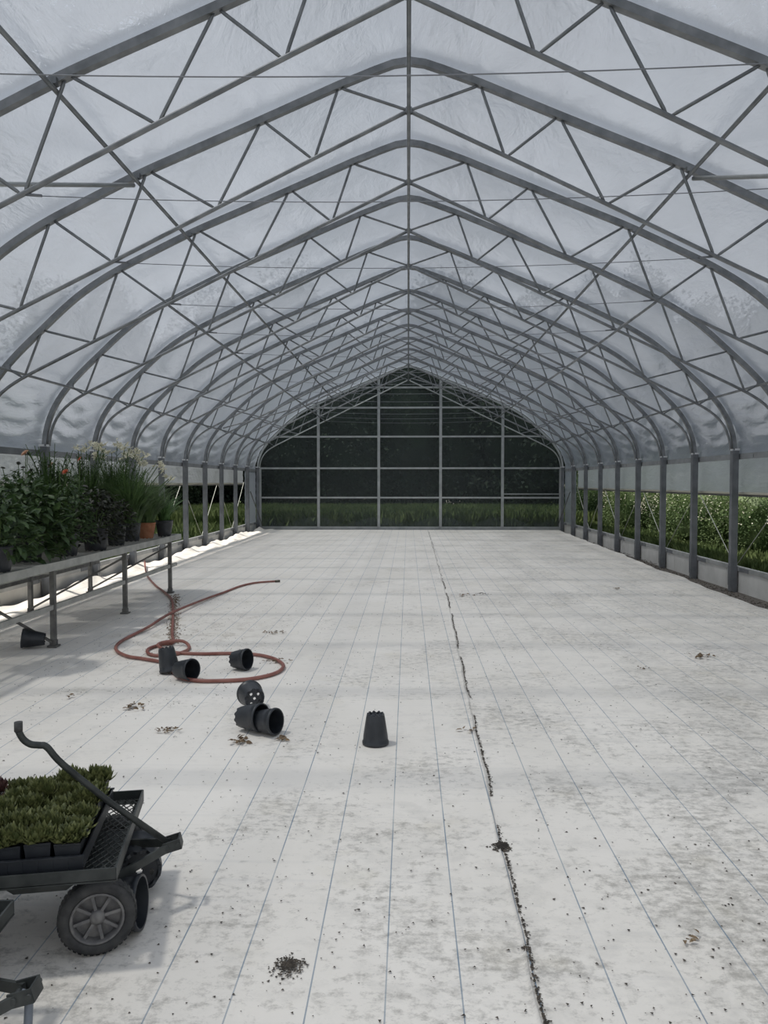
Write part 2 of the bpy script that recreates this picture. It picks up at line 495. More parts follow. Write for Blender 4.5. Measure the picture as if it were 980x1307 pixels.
try:
    S.cycles.denoiser = 'OPENIMAGEDENOISE'
except Exception: pass

# ------------------------------------------------------------------ floor + ground
def edge_r(y):
    pts = [(-3, 4.30), (6, 4.32), (9.3, 4.34), (10.4, 4.30), (11.3, 4.33), (12.5, 4.42), (14, 4.40), (16.4, 4.56), (20, 4.66), (24.9, 4.83)]
    for (a, xa), (b, xb) in zip(pts, pts[1:]):
        if y <= b: return xa + (xb - xa) * (y - a) / (b - a)
    return pts[-1][1]
def seam_x(y):
    pts = [(-3, .375), (2.1, .38), (3.2, .388), (4.3, .406), (5.9, .43), (9.8, .508), (24.9, .63)]
    for (a, xa), (b, xb) in zip(pts, pts[1:]):
        if y <= b: return xa + (xb - xa) * (y - a) / (b - a) + .004 * math.sin(y * 5.1) + .003 * math.sin(y * 13)
    return pts[-1][1]

V, F_ = [], []
ys = np.concatenate([np.arange(-2, 25.0, .09), [25.02]])
xsn = np.linspace(0, 1, 34)
ncol = None
rows = []
for y in ys:
    er = edge_r(y) + .015 * math.sin(3.1 * y) + .01 * math.sin(7.7 * y)
    s0 = seam_x(y)
    row = []
    # wavy lifted margin along the left kneewall
    lx = np.concatenate([np.linspace(-4.86, -4.25, 16), np.linspace(-4.1, s0 - .06, 24), [s0 - .03, s0 - .012]])
    for x in lx:
        k = max(0.0, min(1.0, (-4.25 - x) / .6))
        z = .012 * k * math.sin(9 * y + 6 * x) + k * (.035 * math.sin(2.3 * y + 14 * x + math.sin(y)) + .05 * k) + .002 * math.sin(1.7 * y + 2 * x)
        row.append((x, y, z))
    row.append((s0, y, .007)); row.append((s0 + .001, y, .0005)); row.append((s0 + .012, y, -.002))
    for x in np.linspace(s0 + .06, er - .06, 22):
        row.append((x, y, .0015 * math.sin(2.1 * y + 1.3 * x)))
    row += [(er - .03, y, .004), (er, y, .006 + .004 * math.sin(5 * y)), (er + .012, y, -.03), (er + .02, y, -.14)]
    rows.append(row)
nc = len(rows[0])
V = np.array(rows).reshape(-1, 3)
ii, jj = np.meshgrid(np.arange(len(ys) - 1), np.arange(nc - 1), indexing='ij')
a = (ii * nc + jj).ravel()
Fq = np.stack([a, a + 1, a + nc + 1, a + nc], 1)
fl = np_mesh('floor', V, [Fq], M['floor'], smooth=True)
tag(fl, 'white woven ground fabric with thin blue marking threads and a dark lengthwise seam', 'floor', kind='structure')

g = MB(); g.add([(-60, -10, -.15), (60, -10, -.15), (60, 90, -.15), (-60, 90, -.15)], [(0, 1, 2, 3)])
tag(g.build('ground', M['ground']), 'bare soil and grass ground around and under the greenhouse', 'ground', kind='structure')

# ------------------------------------------------------------------ roof film
prof = resample([(4.985, 1.90)] + smooth_pl(resample([(p[0] + .03 if p[1] < 2.2 else p[0], p[1]) for p in TOP], 60), 1), 98)
def film_side(sgn):
    n = len(prof)
    pr = np.array([(sx_(sgn * p[0]), p[1]) for p in prof])
    tan = np.gradient(pr, axis=0); tan = tan / np.linalg.norm(tan, axis=1, keepdims=True)
    nor = np.stack([tan[:, 1], -tan[:, 0]], 1) * sgn      # outward
    yy = np.arange(YNEAR, YEND + .001, .055)
    sarr = np.linspace(0, 1, n)
    Y, Sg = np.meshgrid(yy, sarr, indexing='ij')
    ph = ((Y - YF[-1]) / 1.65) % 1.0
    cell = np.floor((Y - YF[-1]) / 1.65)
    bell = np.sin(PI * ph)
    zz = pr[None, :, 1]
    low = np.clip((2.95 - zz) / .35, 0, 1) * np.clip((zz - 1.98) / .12, 0, 1)
    sag = .20 * bell                                       # hanging swags between frames
    wr = np.sin((zz + sag) * 30 + 1.7 * np.sin(cell * 2.7) + .8 * np.sin(5 * ph + cell)) * .022 + np.sin((zz + sag * 1.4) * 58 + cell * 1.9 + 1.5 * np.sin(4 * ph)) * .006
    rad = np.sin((ph * 5 + cell) * 2.3 + zz * 6) * .005
    fine = np.sin(Y * 6.3 + zz * 15 + 2 * np.sin(Y * 3.1)) * .004
    off = .045 + .050 * bell * np.clip((zz - 2.6) / .8, 0, 1) + .03 * bell * low + low * (wr + rad) * (.25 + .75 * bell) + low * fine
    mid = np.clip((zz - 2.8) / .5, 0, 1) * np.clip((4.6 - zz) / 1.2, 0, 1)
    off = off + mid * (.006 * np.sin(zz * 13 + Y * 4 + 2 * np.sin(Y * 1.9)) + .004 * np.sin(zz * 29 - Y * 6)) * bell
    X = pr[None, :, 0] + nor[None, :, 0] * off
    Z = zz + nor[None, :, 1] * off
    X[:, -1] = 0.0; Z[:, -1] = Z[:, -2] + .004       # both slopes meet at the ridge
    Y2 = Y + 0
    V = np.stack([X, Y2, Z], -1).reshape(-1, 3)
    ny = len(yy)
    ii, jj = np.meshgrid(np.arange(ny - 1), np.arange(n - 1), indexing='ij')
    a = (ii * n + jj).ravel()
    F = np.stack([a, a + 1, a + n + 1, a + n], 1)
    if sgn > 0: F = F[:, ::-1]
    return V, F
for sgn, nm in ((-1, 'left'), (1, 'right')):
    V, F = film_side(sgn)
    o = np_mesh('ceiling', V, [F], M['film'], smooth=True)
    tag(o, '%s slope of the translucent plastic film roof' % nm, 'roof', kind='structure')

# ------------------------------------------------------------------ truss frames
WEB = [((0, 4.86), (.62, 5.07)), ((.64, 5.06), (.85, 4.46)), ((.88, 4.45), (1.31, 4.78)), ((1.35, 4.76), (1.74, 4.03)), ((1.77, 4.02), (2.36, 4.35)),
       ((2.40, 4.33), (2.70, 3.56)), ((2.73, 3.55), (3.26, 3.92)), ((3.30, 3.90), (3.59, 3.13)), ((3.62, 3.12), (4.15, 3.25)), ((4.19, 3.23), (4.39, 2.74)),
       ((4.42, 2.73), (4.60, 2.84))]
def make_frame():
    root = empty('arched_truss')
    for s in (-1, 1):
        x = sx_(s * HALF)
        b = MB(); b.box((x, 0, .935), (.095, .095, 2.17)); b.box((x, 0, -.06 + .16), (.105, .105, .30))
        b.box((x - s * .0, -.052, 1.9), (.05, .012, .12))
        b.build('post', M['post'], root)
        b = MB(); b.box((x - s * .055, -.03, 2.03), (.03, .03, .03)); b.box((x + s * .02, -.055, 2.035), (.075, .012, .03))
        b.build('splice_tape', M['clip'], root)
        pts = [(sx_(s * p[0]), 0, p[1]) for p in resample(smooth_pl(resample(TOP[:-3], 70), 3), 60)]
        pts += [(sx_(s * p[0]), 0, p[1]) for p in TOP[-3:]]
        b = MB(); b.sweep_rect(pts, .060, .060)
        for k in range(4):
            xx = sx_(s * (.4 + .85 * k)); zz = 5.18 - .36 * k
        b.build('top_chord', M['galv'], root)
        pts = [(sx_(s * p[0]), 0, p[1]) for p in resample(smooth_pl(resample(BOT, 70), 3), 60)]
        b = MB(); b.tube(pts, .0195, 8); b.build('bottom_chord', M['galv'], root)
        for (a, c) in WEB:
            A = Vector((sx_(s * a[0]), 0, a[1])); B = Vector((sx_(s * c[0]), 0, c[1]))
            d = (B - A).normalized()
            b = MB(); b.tube([A, A + d * .04, B - d * .04, B], [.008, .0135, .0135, .008], 7)
            b.build('web_strut', M['galv'], root)
        b = MB(); b.box((sx_(s * 4.56), -.04, 2.845), (.05, .03, .05)); b.build('clamp', M['galv'], root)
        b = MB(); b.box((sx_(s * 2.47), -.04, 4.30), (.06, .03, .045)); b.build('clamp', M['galv'], root)
    b = MB(); b.tube([(0, 0, 4.86), (0, 0, 5.27)], .017, 8); b.box((0, 0, 4.86), (.055, .05, .05)); b.box((0, -.033, 5.27), (.07, .008, .06))
    b.build('king_post', M['galv'], root)
    pts = [(sx_(x), 0, 3.54 - .075 * (1 - (x / 2.71) ** 2)) for x in np.linspace(-2.71, 2.71, 16)]
    b = MB(); b.tube(pts, .0035, 5)
    for s in (-1, 1): b.tube([(sx_(s * 2.70), 0, 3.545), (sx_(s * 2.58), 0, 3.535)], .010, 6)
    b.build('tie_wire', M['wire'], root)
    return root
ORD = ['at the far end wall', 'second from the far end wall', 'third from the far end wall', 'fourth from the far end wall', 'fifth from the far end wall',
       'sixth from the far end wall', 'seventh from the far end wall', 'eighth from the far end wall', 'ninth from the far end wall', 'fifth nearest to the camera',
       'fourth nearest to the camera', 'third nearest to the camera', 'second nearest to the camera', 'nearest to the camera']
fr0 = make_frame()
for i, y in enumerate(YF):
    o = fr0 if i == 0 else link_copy(fr0)
    o.location = (0, y, 0)
    tag(o, 'galvanised arched roof truss on two posts, ' + ORD[i], 'roof truss', 'arched trusses along the greenhouse')

for ch in fr0.children:      # the far end frame is the paler tube of the end wall
    if 'chord' in ch.name:
        ch.material_slots[0].link = 'OBJECT'; ch.material_slots[0].material = M['frame_end']
# purlins, braces
def rod(name, a, b, r, label, cat, group=None, m='galv'):
    o = MB().tube([a, b], r, 8).build(name, M[m])
    return tag(o, label, cat, group)
rod('ridge_purlin', (0, YNEAR, 4.83), (0, YEND, 4.83), .017, 'long straight galvanised tube running under the roof ridge', 'purlin')
for s, nm in ((-1, 'left'), (1, 'right')):
    rod('purlin', (sx_(s * 4.54), YNEAR, 2.80), (sx_(s * 4.54), YEND, 2.80), .017, 'galvanised tube along the lowest part of the %s roof curve above the eave' % nm, 'purlin', 'side purlins')
    rod('purlin', (sx_(s * 2.47), YNEAR, 4.255), (sx_(s * 2.47), YEND, 4.255), .018, 'galvanised tube along the middle of the %s roof slope under the top chords' % nm, 'purlin', 'side purlins')
    rod('purlin', (sx_(s * 2.71), 8.7, 3.52), (sx_(s * 2.71), YEND, 3.52), .015, 'lower galvanised tube linking the bottom chords on the %s side' % nm, 'purlin', 'side purlins')
    rod('wind_brace', (sx_(s * 4.50), 3.75, 3.03), (sx_(s * 2.50), 7.02, 4.22), .019, 'slanting galvanised brace tube at the upper %s edge of the view' % nm, 'brace', 'wind braces near the camera', 'alu')
    rod('wind_brace', (sx_(s * 4.50), 18.6, 2.85), (sx_(s * .1), 25.15, 4.90), .015, 'slanting brace tube under the far %s roof slope' % nm, 'brace', 'far wind braces')
    rod('corner_brace', (sx_(s * 4.88), 23.6, 1.25), (sx_(s * 4.80), 25.1, .12), .015, 'thin diagonal brace in the far %s corner bay' % nm, 'brace', 'far corner braces', 'dark_steel')

# ------------------------------------------------------------------ side walls
def wavy_sheet(x, y0, y1, z0, z1, amp, sgn, ny, nz, seed):
    yy = np.linspace(y0, y1, ny); zz = np.linspace(z0, z1, nz)
    Y, Z = np.meshgrid(yy, zz, indexing='ij')
    X = x + amp * np.sin(Y * 3.8 + seed + 1.2 * np.sin(Y * 1.1)) * (.4 + (z1 - Z) / (z1 - z0)) + amp * .4 * np.sin(Y * 23 + Z * 31 + 2 * np.sin(Y * 2.3)) 
    V = np.stack([X, Y, Z], -1).reshape(-1, 3)
    ii, jj = np.meshgrid(np.arange(ny - 1), np.arange(nz - 1), indexing='ij')
    a = (ii * nz + jj).ravel()
    return V, [np.stack([a, a + 1, a + nz + 1, a + nz], 1)]
for s, nm, zc in ((-1, 'left', 1.52), (1, 'right', 1.38)):
    xw = (XL if s < 0 else XR)
    b = MB(); b.box((xw + s * .085, (YNEAR + YEND) / 2, 1.93), (.035, YEND - YNEAR, .085))
    for k in range(12): b.box((xw + s * .064, .5 + 2.2 * k, 1.93), (.01, .012, .05))
    tag(b.build('hip_board', M['board']), 'long grey hip board under the eave of the %s side' % nm, 'board', 'hip boards')
    c = empty('rollup_curtain', (xw + s * .15, 10, zc))
    V, F = wavy_sheet(s * .0, YNEAR - 10, 23.55 - 10, 0, 1.93 - zc, .012, s, 520, 9, 1.3 * s)
    np_mesh('curtain_film', V, F, M['curtain'], smooth=True, parent=c)
    b = MB(); b.tube([(0, YNEAR - 10, -.015), (0, 23.55 - 10, -.015)], .022, 10); b.build('roll_tube', mat('beige_roll_%s' % nm, (.50, .48, .40), .6), c)
    b = MB(); b.tube([(s * .01, YNEAR - 10, -.05), (s * .01, 23.55 - 10, -.05)], .014, 8); b.build('dark_seam_pipe', M['dark_steel'], c)
    tag(c, 'half rolled-up plastic side curtain hanging along the %s side opening' % nm, 'curtain', 'roll-up side curtains')
    # fixed film in the last bay
    V, F = wavy_sheet(xw + s * .09, 23.55, 25.25, .0, 1.93, .012, s, 40, 40, .5)
    o = np_mesh('wall_' + nm, V, F, M['film'], smooth=True)
    tag(o, 'fixed translucent film closing the last bay of the %s side' % nm, 'wall', kind='structure')
    # kneewall
    kb = empty('baseboard_' + nm, (xw + s * .085, 0, 0))
    tag(kb, 'low white kneewall board with a grey top rail along the %s side' % nm, 'kneewall', kind='structure')
    y = YNEAR; k = 0
    while y < YEND:
        y2 = min(y + 2.40, YEND)
        MB().box((0, (y + y2) / 2, -.01), (.025, y2 - y - .012, .44)).build('white_panel', M['white_panel'], kb); y = y2
    b = MB(); b.box((0, (YNEAR + YEND) / 2, .225), (.06, YEND - YNEAR, .045)); b.box((-s * .03, (YNEAR + YEND) / 2, .205), (.008, YEND - YNEAR, .05))
    b.build('top_rail', M['alu'], kb)
    for yf in YF:
        MB().box((-s * .036, yf - .28, .205), (.006, .32, .06)).build('rail_splice', M['post'], kb)
    # lashing cord zigzag outside
    pts = []; yy = YF[-1]; up = True
    while yy < 23.6:
        pts.append((xw + s * .19, yy + .35, zc + .02 if up else .20)); up = not up; yy += 1.65
    b = MB(); b.tube(pts, .007, 5)
    tag(b.build('lashing_cord', M['cord']), 'pale zigzag cord lashed across the %s side opening' % nm, 'cord', 'zigzag lashing cords')

# ------------------------------------------------------------------ far end wall
ew = empty('wall_far', (0, YEND + .06, 0)); tag(ew, 'dark glazed far end wall with grey steel mullions', 'wall', kind='structure')
fp = [(sx_(p[0]), p[1]) for p in resample(TOP, 60)]
def top_z(x):
    x = abs(x); pr = sorted(TOP)
    for (a, za), (b_, zb) in zip(pr, pr[1:]):
        if a <= x <= b_ and b_ > a: return za + (zb - za) * (x - a) / (b_ - a)
    return 2.03
xs = [-4.86, -2.94, -.965, 1.05, 3.06, 4.97]
zs = [0.03, 1.04, 2.00, 3.03, 3.97, 4.62, 5.3]
def clip_poly(poly, f):
    out = []
    for i in range(len(poly)):
        a, b = poly[i], poly[(i + 1) % len(poly)]
        fa, fb = f(a), f(b)
        if fa >= 0: out.append(a)
        if (fa >= 0) != (fb >= 0):
            t = fa / (fa - fb); out.append((a[0] + (b[0] - a[0]) * t, a[1] + (b[1] - a[1]) * t))
    return out
outline = [(sx_(-p[0]), p[1]) for p in TOP] + [(sx_(p[0]), p[1]) for p in TOP[::-1][1:]]
outline = [(-4.89, 0.0)] + outline + [(4.98, 0.0)]
for i in range(5):
    for j in range(6):
        x0, x1, z0, z1 = xs[i], xs[i + 1], zs[j], zs[j + 1]
        # cell ∩ arch outline (dense sampling of the top edge)
        pts = []
        nn = 24
        tops = [(x0 + (x1 - x0) * k / nn, min(z1, top_z(x0 + (x1 - x0) * k / nn) - .02)) for k in range(nn + 1)]
        tops = [p for p in tops if p[1] > z0 + .02]
        if len(tops) < 2: continue
        poly = [(tops[0][0], z0)] + tops + [(tops[-1][0], z0)]
        n = len(poly)
        b = MB(); b.add([(p[0], 0, p[1]) for p in poly], [tuple(range(n))[::-1]])
        b.build('pane', M['pane'], ew)
for i, x in enumerate(xs):
    h = top_z(x) if 0 < i < 5 else 2.0
    b = MB(); b.box((x, -.03, h / 2), (.085 if 0 < i < 5 else .07, .07, h))
    if 0 < i < 5: b.box((x - .03, -.07, h / 2), (.02, .02, h))
    b.build('mullion', M['frame_end'], ew)
for z in zs[1:-1]:
    hw = [x for x in np.linspace(0, 4.95, 300) if top_z(x) > z][-1] if z > 2.05 else 4.93
    b = MB(); b.box((.03, -.02, z), (2 * hw, .05, .055)); b.build('girt', M['frame_end'], ew)
b = MB(); b.box((.03, -.03, .03), (9.9, .1, .12)); b.build('sill', M['frame_end'], ew)
b = MB(); b.box((4.0, -.02, 1.16), (1.85, .03, .03)); b.build('girt', M['frame_end'], ew)
for s in (-1, 1):
    b = MB(); b.box((sx_(s * 4.93), -.02, 1.0), (.13, .03, 2.0)); b.build('corner_panel', M['alu'], ew)

# ------------------------------------------------------------------ nursery pots
def pot_mb(rt, rb, h, holes=True, n=40):
    """open pot, base at z=0, mouth up; ribbed base with feet"""
    b = MB()
    prof = [(rt - .004, h), (rt + .004, h), (rt + .005, h - .006), (rt + .005, h - .016), (rt + .0005, h - .019), (rt * .93 + rb * .07, h - .05), (rb + .002, .022), (rb - .001, .010)]
    b.lathe(prof, n)
    inner = [(rt - .004, h), (rt - .005, h - .02), (rb - .004, .012)]
    b.lathe(inner[::-1], n)
    # castellated foot ring
    vs, fs = [], []
    for k in range(n):
        a = 2 * PI * k / n
        z = 0 if (k // 2) % 2 == 0 else .009
        for r, zz in ((rb - .001, .010), (rb - .003, z), (rb - .014, z), (rb - .016, .010)):
            vs.append((r * math.cos(a), r * math.sin(a), zz))
    for k in range(n):
        k2 = (k + 1) % n
        for q in range(3): fs.append((k * 4 + q, k2 * 4 + q, k2 * 4 + q + 1, k * 4 + q + 1))
    b.add(vs, fs, False)
    # base disc made of rings, leaving real drainage holes
    hole_r = rb * .12
    hc = [(0, 0)] + [(rb * .55 * math.cos(a), rb * .55 * math.sin(a)) for a in (.5, 1.9, 3.2, 4.9)]
    G = 26; rr = rb - .012
    vs, fs = [], []
    for i in range(G + 1):
        for j in range(G + 1):
            u, v = 2 * i / G - 1, 2 * j / G - 1
            x = rr * u * math.sqrt(1 - v * v / 2); y = rr * v * math.sqrt(1 - u * u / 2)
            vs.append((x, y, .011))
    for i in range(G):
        for j in range(G):
            q = (i * (G + 1) + j, (i + 1) * (G + 1) + j, (i + 1) * (G + 1) + j + 1, i * (G + 1) + j + 1)
            cx = sum(vs[t][0] for t in q) / 4; cy = sum(vs[t][1] for t in q) / 4
            if holes and any(math.hypot(cx - a, cy - c) < hole_r for a, c in hc): continue
            fs.append(q)
    b.add(vs, fs, False)
    return b
POTM = None
def floor_pot(name_label, x, y, axis, rt=.076, rb=.058, h=.165, zc=None, group='empty black nursery pots on the floor', roll=0.0):
    """axis: direction from base to mouth. (x,y) = centre of the pot"""
    b = pot_mb(rt, rb, h)
    o = b.build('nursery_pot', M['pot'])
    ax = Vector(axis).normalized()
    q = ax.to_track_quat('Z', 'Y') @ Matrix.Rotation(roll, 4, 'Z').to_quaternion()
    o.rotation_mode = 'QUATERNION'; o.rotation_quaternion = q
    me = o.data
    R = q.to_matrix()
    cz = min((R @ v.co).z for v in me.vertices)
    c = R @ Vector((0, 0, h / 2))
    o.location = (x - c.x, y - c.y, (-cz + .004) if zc is None else zc)
    tag(o, name_label, 'pot', group)
    return o
def lying(deg, rt=.076, rb=.058, h=.165):
    t = math.atan2(rt - rb, h)
    a = math.radians(deg)
    return (math.cos(a) * math.cos(t), math.sin(a) * math.cos(t), math.sin(t))
floor_pot('black nursery pot standing upside down alone in the middle of the floor', -.19, 4.46, (0, 0, -1), .073, .053, .18)
A = lying(-27)
p1 = floor_pot('black nursery pot lying with its mouth towards the camera, pushed into another pot', -.870, 4.63, A)
sh = Vector(A).normalized() * -.112
p2 = floor_pot('black nursery pot lying on its side with a second pot pushed into its mouth', -.870 + sh.x, 4.63 + sh.y, A, .083, .064, .165)
floor_pot('black nursery pot lying with its five-holed base facing the camera', -1.055, 5.14, (-.46, .88, .06), .084, .070, .14, roll=.4)
floor_pot('black pot lying against the tilted pot at the small hose loop', -1.73, 5.88, lying(-30), .081, .062, .165)
floor_pot('black pot upside down and tilted at the small hose loop', -1.93, 6.10, (.18, -.05, -1), .078, .062, .19)
floor_pot('black nursery pot lying inside the big loop of the hose', -1.37, 6.22, lying(-22), .083, .068, .14)
floor_pot('black nursery pot lying in the shade under the metal bench', -3.47, 7.0, lying(200), .085, .057, .20)
floor_pot('large black pot lying behind the front wheel of the cart, open mouth to the right', -1.010, 2.555, lying(4, .085, .070, .2), .085, .070, .2)
floor_pot('black pot lying behind the cart tongue with its holed base towards the camera', -1.02, 2.83, (-.42, .90, .02), .088, .082, .15, roll=.2)

# ------------------------------------------------------------------ hose
HP = [(-4.756, 13.746), (-4.297, 12.518), (-3.727, 11.22), (-3.358, 10.5), (-3.032, 9.774), (-2.675, 8.653), (-2.359, 7.603), (-2.222, 7.18), (-2.30, 7.10), (-2.36, 6.90), (-2.29, 6.70), (-2.17, 6.63), (-2.03, 6.72), (-2.0, 6.95), (-2.12, 7.13), (-2.28, 7.07), (-2.27, 6.90), (-2.10, 6.77), (-1.831, 6.715), (-1.571, 6.74), (-1.343, 6.70), (-1.154, 6.548), (-1.03, 6.30), (-1.05, 6.05), (-1.196, 5.87), (-1.40, 5.80), (-1.621, 5.80), (-1.80, 5.93), (-2.03, 6.34), (-2.258, 6.50), (-2.444, 6.60), (-2.629, 6.83), (-2.719, 7.10), (-2.737, 7.41), (-2.70, 7.883), (-2.691, 8.612), (-2.634, 9.686), (-2.532, 10.562), (-2.451, 11.16), (-2.304, 11.541), (-2.041, 11.729)]
def catmull(P_, k=6):
    out = []
    for i in range(len(P_) - 1):
        p0 = P_[max(i - 1, 0)]; p1 = P_[i]; p2 = P_[i + 1]; p3 = P_[min(i + 2, len(P_) - 1)]
        for j in range(k):
            t = j / k
            out.append(tuple(.5 * (2 * b + (-a + c) * t + (2 * a - 5 * b + 4 * c - d) * t * t + (-a + 3 * b - 3 * c + d) * t ** 3) for a, b, c, d in zip(p0, p1, p2, p3)))
    out.append(tuple(P_[-1])); return out
hp3 = []
for i, (x, y) in enumerate(HP):
    z = .019
    if i in (14, 15, 16): z = .044
    if i == 0: z = .12
    hp3.append((x, y, z))
hp3[35] = (hp3[35][0], hp3[35][1], .050); hp3[34] = (hp3[34][0], hp3[34][1], .030); hp3[36] = (hp3[36][0], hp3[36][1], .03)
hs = empty('garden_hose', (-2.2, 7, 0))
b = MB(); pp = [(x + 2.2, y - 7, z) for x, y, z in catmull(hp3)]
b.tube(pp, .0145, 10); b.build('hose_tube', M['hose'], hs)
b = MB(); b.tube([pp[-1], (pp[-1][0] + .07, pp[-1][1] + .03, pp[-1][2])], .018, 10); b.build('coupling', M['brass'], hs)
tag(hs, 'reddish rubber garden hose looped on the white floor beside the bench', 'hose')

# ------------------------------------------------------------------ metal bench
BX0, BX1 = -3.24, -4.46
BY0, BY1 = 3.6, 10.85
bench = empty('metal_bench', ((BX0 + BX1) / 2, (BY0 + BY1) / 2, 0))
ox, oy = (BX0 + BX1) / 2, (BY0 + BY1) / 2
def L3(x, y, z): return (x - ox, y - oy, z)
b = MB()
for x in (BX0, BX1): b.box(L3(x, oy, .765), (.035, BY1 - BY0, .075))
for y in (BY0, BY1): b.box(L3(ox, y, .765), (BX0 - BX1, .035, .075))
b.build('top_frame', M['bench'], bench)
b = MB()
# expanded metal top: crossing slats
x0, x1, y0, y1 = BX1, BX0, BY0, BY1
st = .05
k = x0 + y0
W_ = x1 - x0
t = -W_
while t < (y1 - y0):
    for dirn in (1, -1):
        ya, yb = y0 + t, y0 + t + W_
        xa, xb = (x0, x1) if dirn > 0 else (x1, x0)
        # clip to y range
        def at(yv): return xa + (xb - xa) * (yv - ya) / (yb - ya)
        A_, B_ = max(ya, y0), min(yb, y1)
        if B_ - A_ > .02: b.beam(L3(at(A_), A_, .785), L3(at(B_), B_, .785), .008, .006)
    t += st
for y in np.arange(y0 + .3, y1, .6): b.box(L3(ox, y, .765), (W_, .025, .03))
b.build('mesh_top', M['bench'], bench)
legys = [3.9, 5.2, 7.04, 8.86, 10.56]
for y in legys:
    for x in (BX0 - .06, BX1 + .04):
        b = MB(); b.box(L3(x, y, .375), (.045, .045, .75)); b.box(L3(x, y, .012), (.09, .09, .014)); b.box(L3(x, y, .04), (.055, .055, .05))
        b.build('leg', M['dark_steel'], bench)
    b = MB(); b.beam(L3(BX0 - .06, y, .70), L3(BX1 + .04, y, .70), .03, .04); b.build('cross_bar', M['bench'], bench)
    b = MB()
    if y > 8: b.beam(L3(BX0 - .06, y - .03, .66), L3(BX1 + .04, y - .03, .05), .022, .022)
    else: b.beam(L3(BX0 - .06, y - .03, .05), L3(BX1 + .04, y - .03, .68), .022, .022)
    b.build('diagonal_brace', M['dark_steel'], bench)
b = MB(); b.box(L3(BX0 - .06, oy - .0, .375), (.03, BY1 - BY0 + .0, .045)); b.build('lower_rail', M['bench'], bench)
b = MB(); b.box(L3(BX1 + .04, oy, .40), (.03, BY1 - BY0, .045)); b.build('lower_rail', M['dark_steel'], bench)
tag(bench, 'long grey metal mesh-top bench on square legs holding potted plants on the left', 'bench')

# ------------------------------------------------------------------ plants
def plant_root(x, y, z, label, group=None):
    r = empty('potted_plant', (x, y, z)); tag(r, label, 'plant', group); return r
def add_pot(r, rt=.125, rb=.098, h=.24, m='pot'):
    pot_mb(rt, rb, h, holes=False).build('pot', M[m], r)
    b = MB()
    n = 24; vs = [(0, 0, h - .03)] + [((rt - .012) * math.cos(2 * PI * k / n), (rt - .012) * math.sin(2 * PI * k / n), h - .035) for k in range(n)]
    b.add(vs, [(0, 1 + k, 1 + (k + 1) % n) for k in range(n)]); b.build('soil', M['soil'], r)
def stems_mesh(r, S_, rad=.004, m='stem', name='stems'):
    b = MB()
    for pts in S_: b.tube(pts, rad, 5, cap=False)
    return b.build(name, M[m], r)
def bushy(r, z0, spread, height, n, L, W, m, droop=.7, down=0.0, tv=OVAL_V, tf=OVAL_F):
    """a rounded leafy mound on radiating stems"""
    th = rng.uniform(0, 2 * PI, n); q = rng.uniform(0, 1, n) ** .5
    ph = rng.uniform(0, 1, n)
    rr = spread * np.sin(np.arccos(1 - ph * (1 + down))) * (.45 + .55 * q)
    zz = z0 + height * (1 - ph * (1 + down)) * (.5 + .5 * q)
    Pp = np.stack([rr * np.cos(th), rr * np.sin(th), zz], 1)
    D = np.stack([np.cos(th), np.sin(th), rng.uniform(-.7, .6, n)], 1) + rng.normal(0, .35, (n, 3))
    Nn = np.stack([.4 * np.cos(th), .4 * np.sin(th), np.ones(n)], 1) + rng.normal(0, .3, (n, 3))
    V, F = leaves(Pp, D, Nn, L * rng.uniform(.6, 1.2, n), W * rng.uniform(.6, 1.2, n), tv, tf, droop)
    np_mesh('foliage', V, F, M[m], smooth=True, parent=r)
    S_ = []
    for k in range(0, n, max(1, n // 22)):
        p = Pp[k]
        S_.append([(p[0] * .08, p[1] * .08, z0 - .05), (p[0] * .4, p[1] * .4, z0 + (p[2] - z0) * .6), tuple(p)])
    stems_mesh(r, S_)
def blades(r, z0, n, hmin, hmax, lean, W, m, base=.07, name='foliage', nseg=3):
    """upright narrow leaves bending outwards, each of linked segments"""
    th = rng.uniform(0, 2 * PI, n); br = base * np.sqrt(rng.uniform(0, 1, n))
    P0 = np.stack([br * np.cos(th), br * np.sin(th), np.full(n, z0)], 1)
    th2 = th + rng.normal(0, .5, n)
    out = np.stack([np.cos(th2), np.sin(th2), np.zeros(n)], 1)
    h = rng.uniform(hmin, hmax, n); ln = lean * rng.uniform(.15, 1.0, n)
    parts = []; side = np.cross(out, [0, 0, 1])
    pts = []
    for s in range(nseg + 2):
        t = s / (nseg + 1)
        p = P0 + out * (ln * h * t ** 1.8)[:, None] + np.array([0, 0, 1])[None] * (h * (t - .28 * ln * t ** 2.6))[:, None]
        pts.append(p)
    Vs = []
    for s, p in enumerate(pts):
        wd = W * (1 - (s / (nseg + 1)) ** 2) + .0006
        Vs.append(p - side * wd / 2); Vs.append(p + side * wd / 2)
    V = np.stack(Vs, 1)
    k = 2 * (nseg + 2)
    f = np.array([(2 * s, 2 * s + 1, 2 * s + 3, 2 * s + 2) for s in range(nseg + 1)])
    F = (f[None] + (np.arange(n) * k)[:, None, None]).reshape(-1, 4)
    return np_mesh(name, V.reshape(-1, 3), [F], M[m], smooth=True, parent=r)
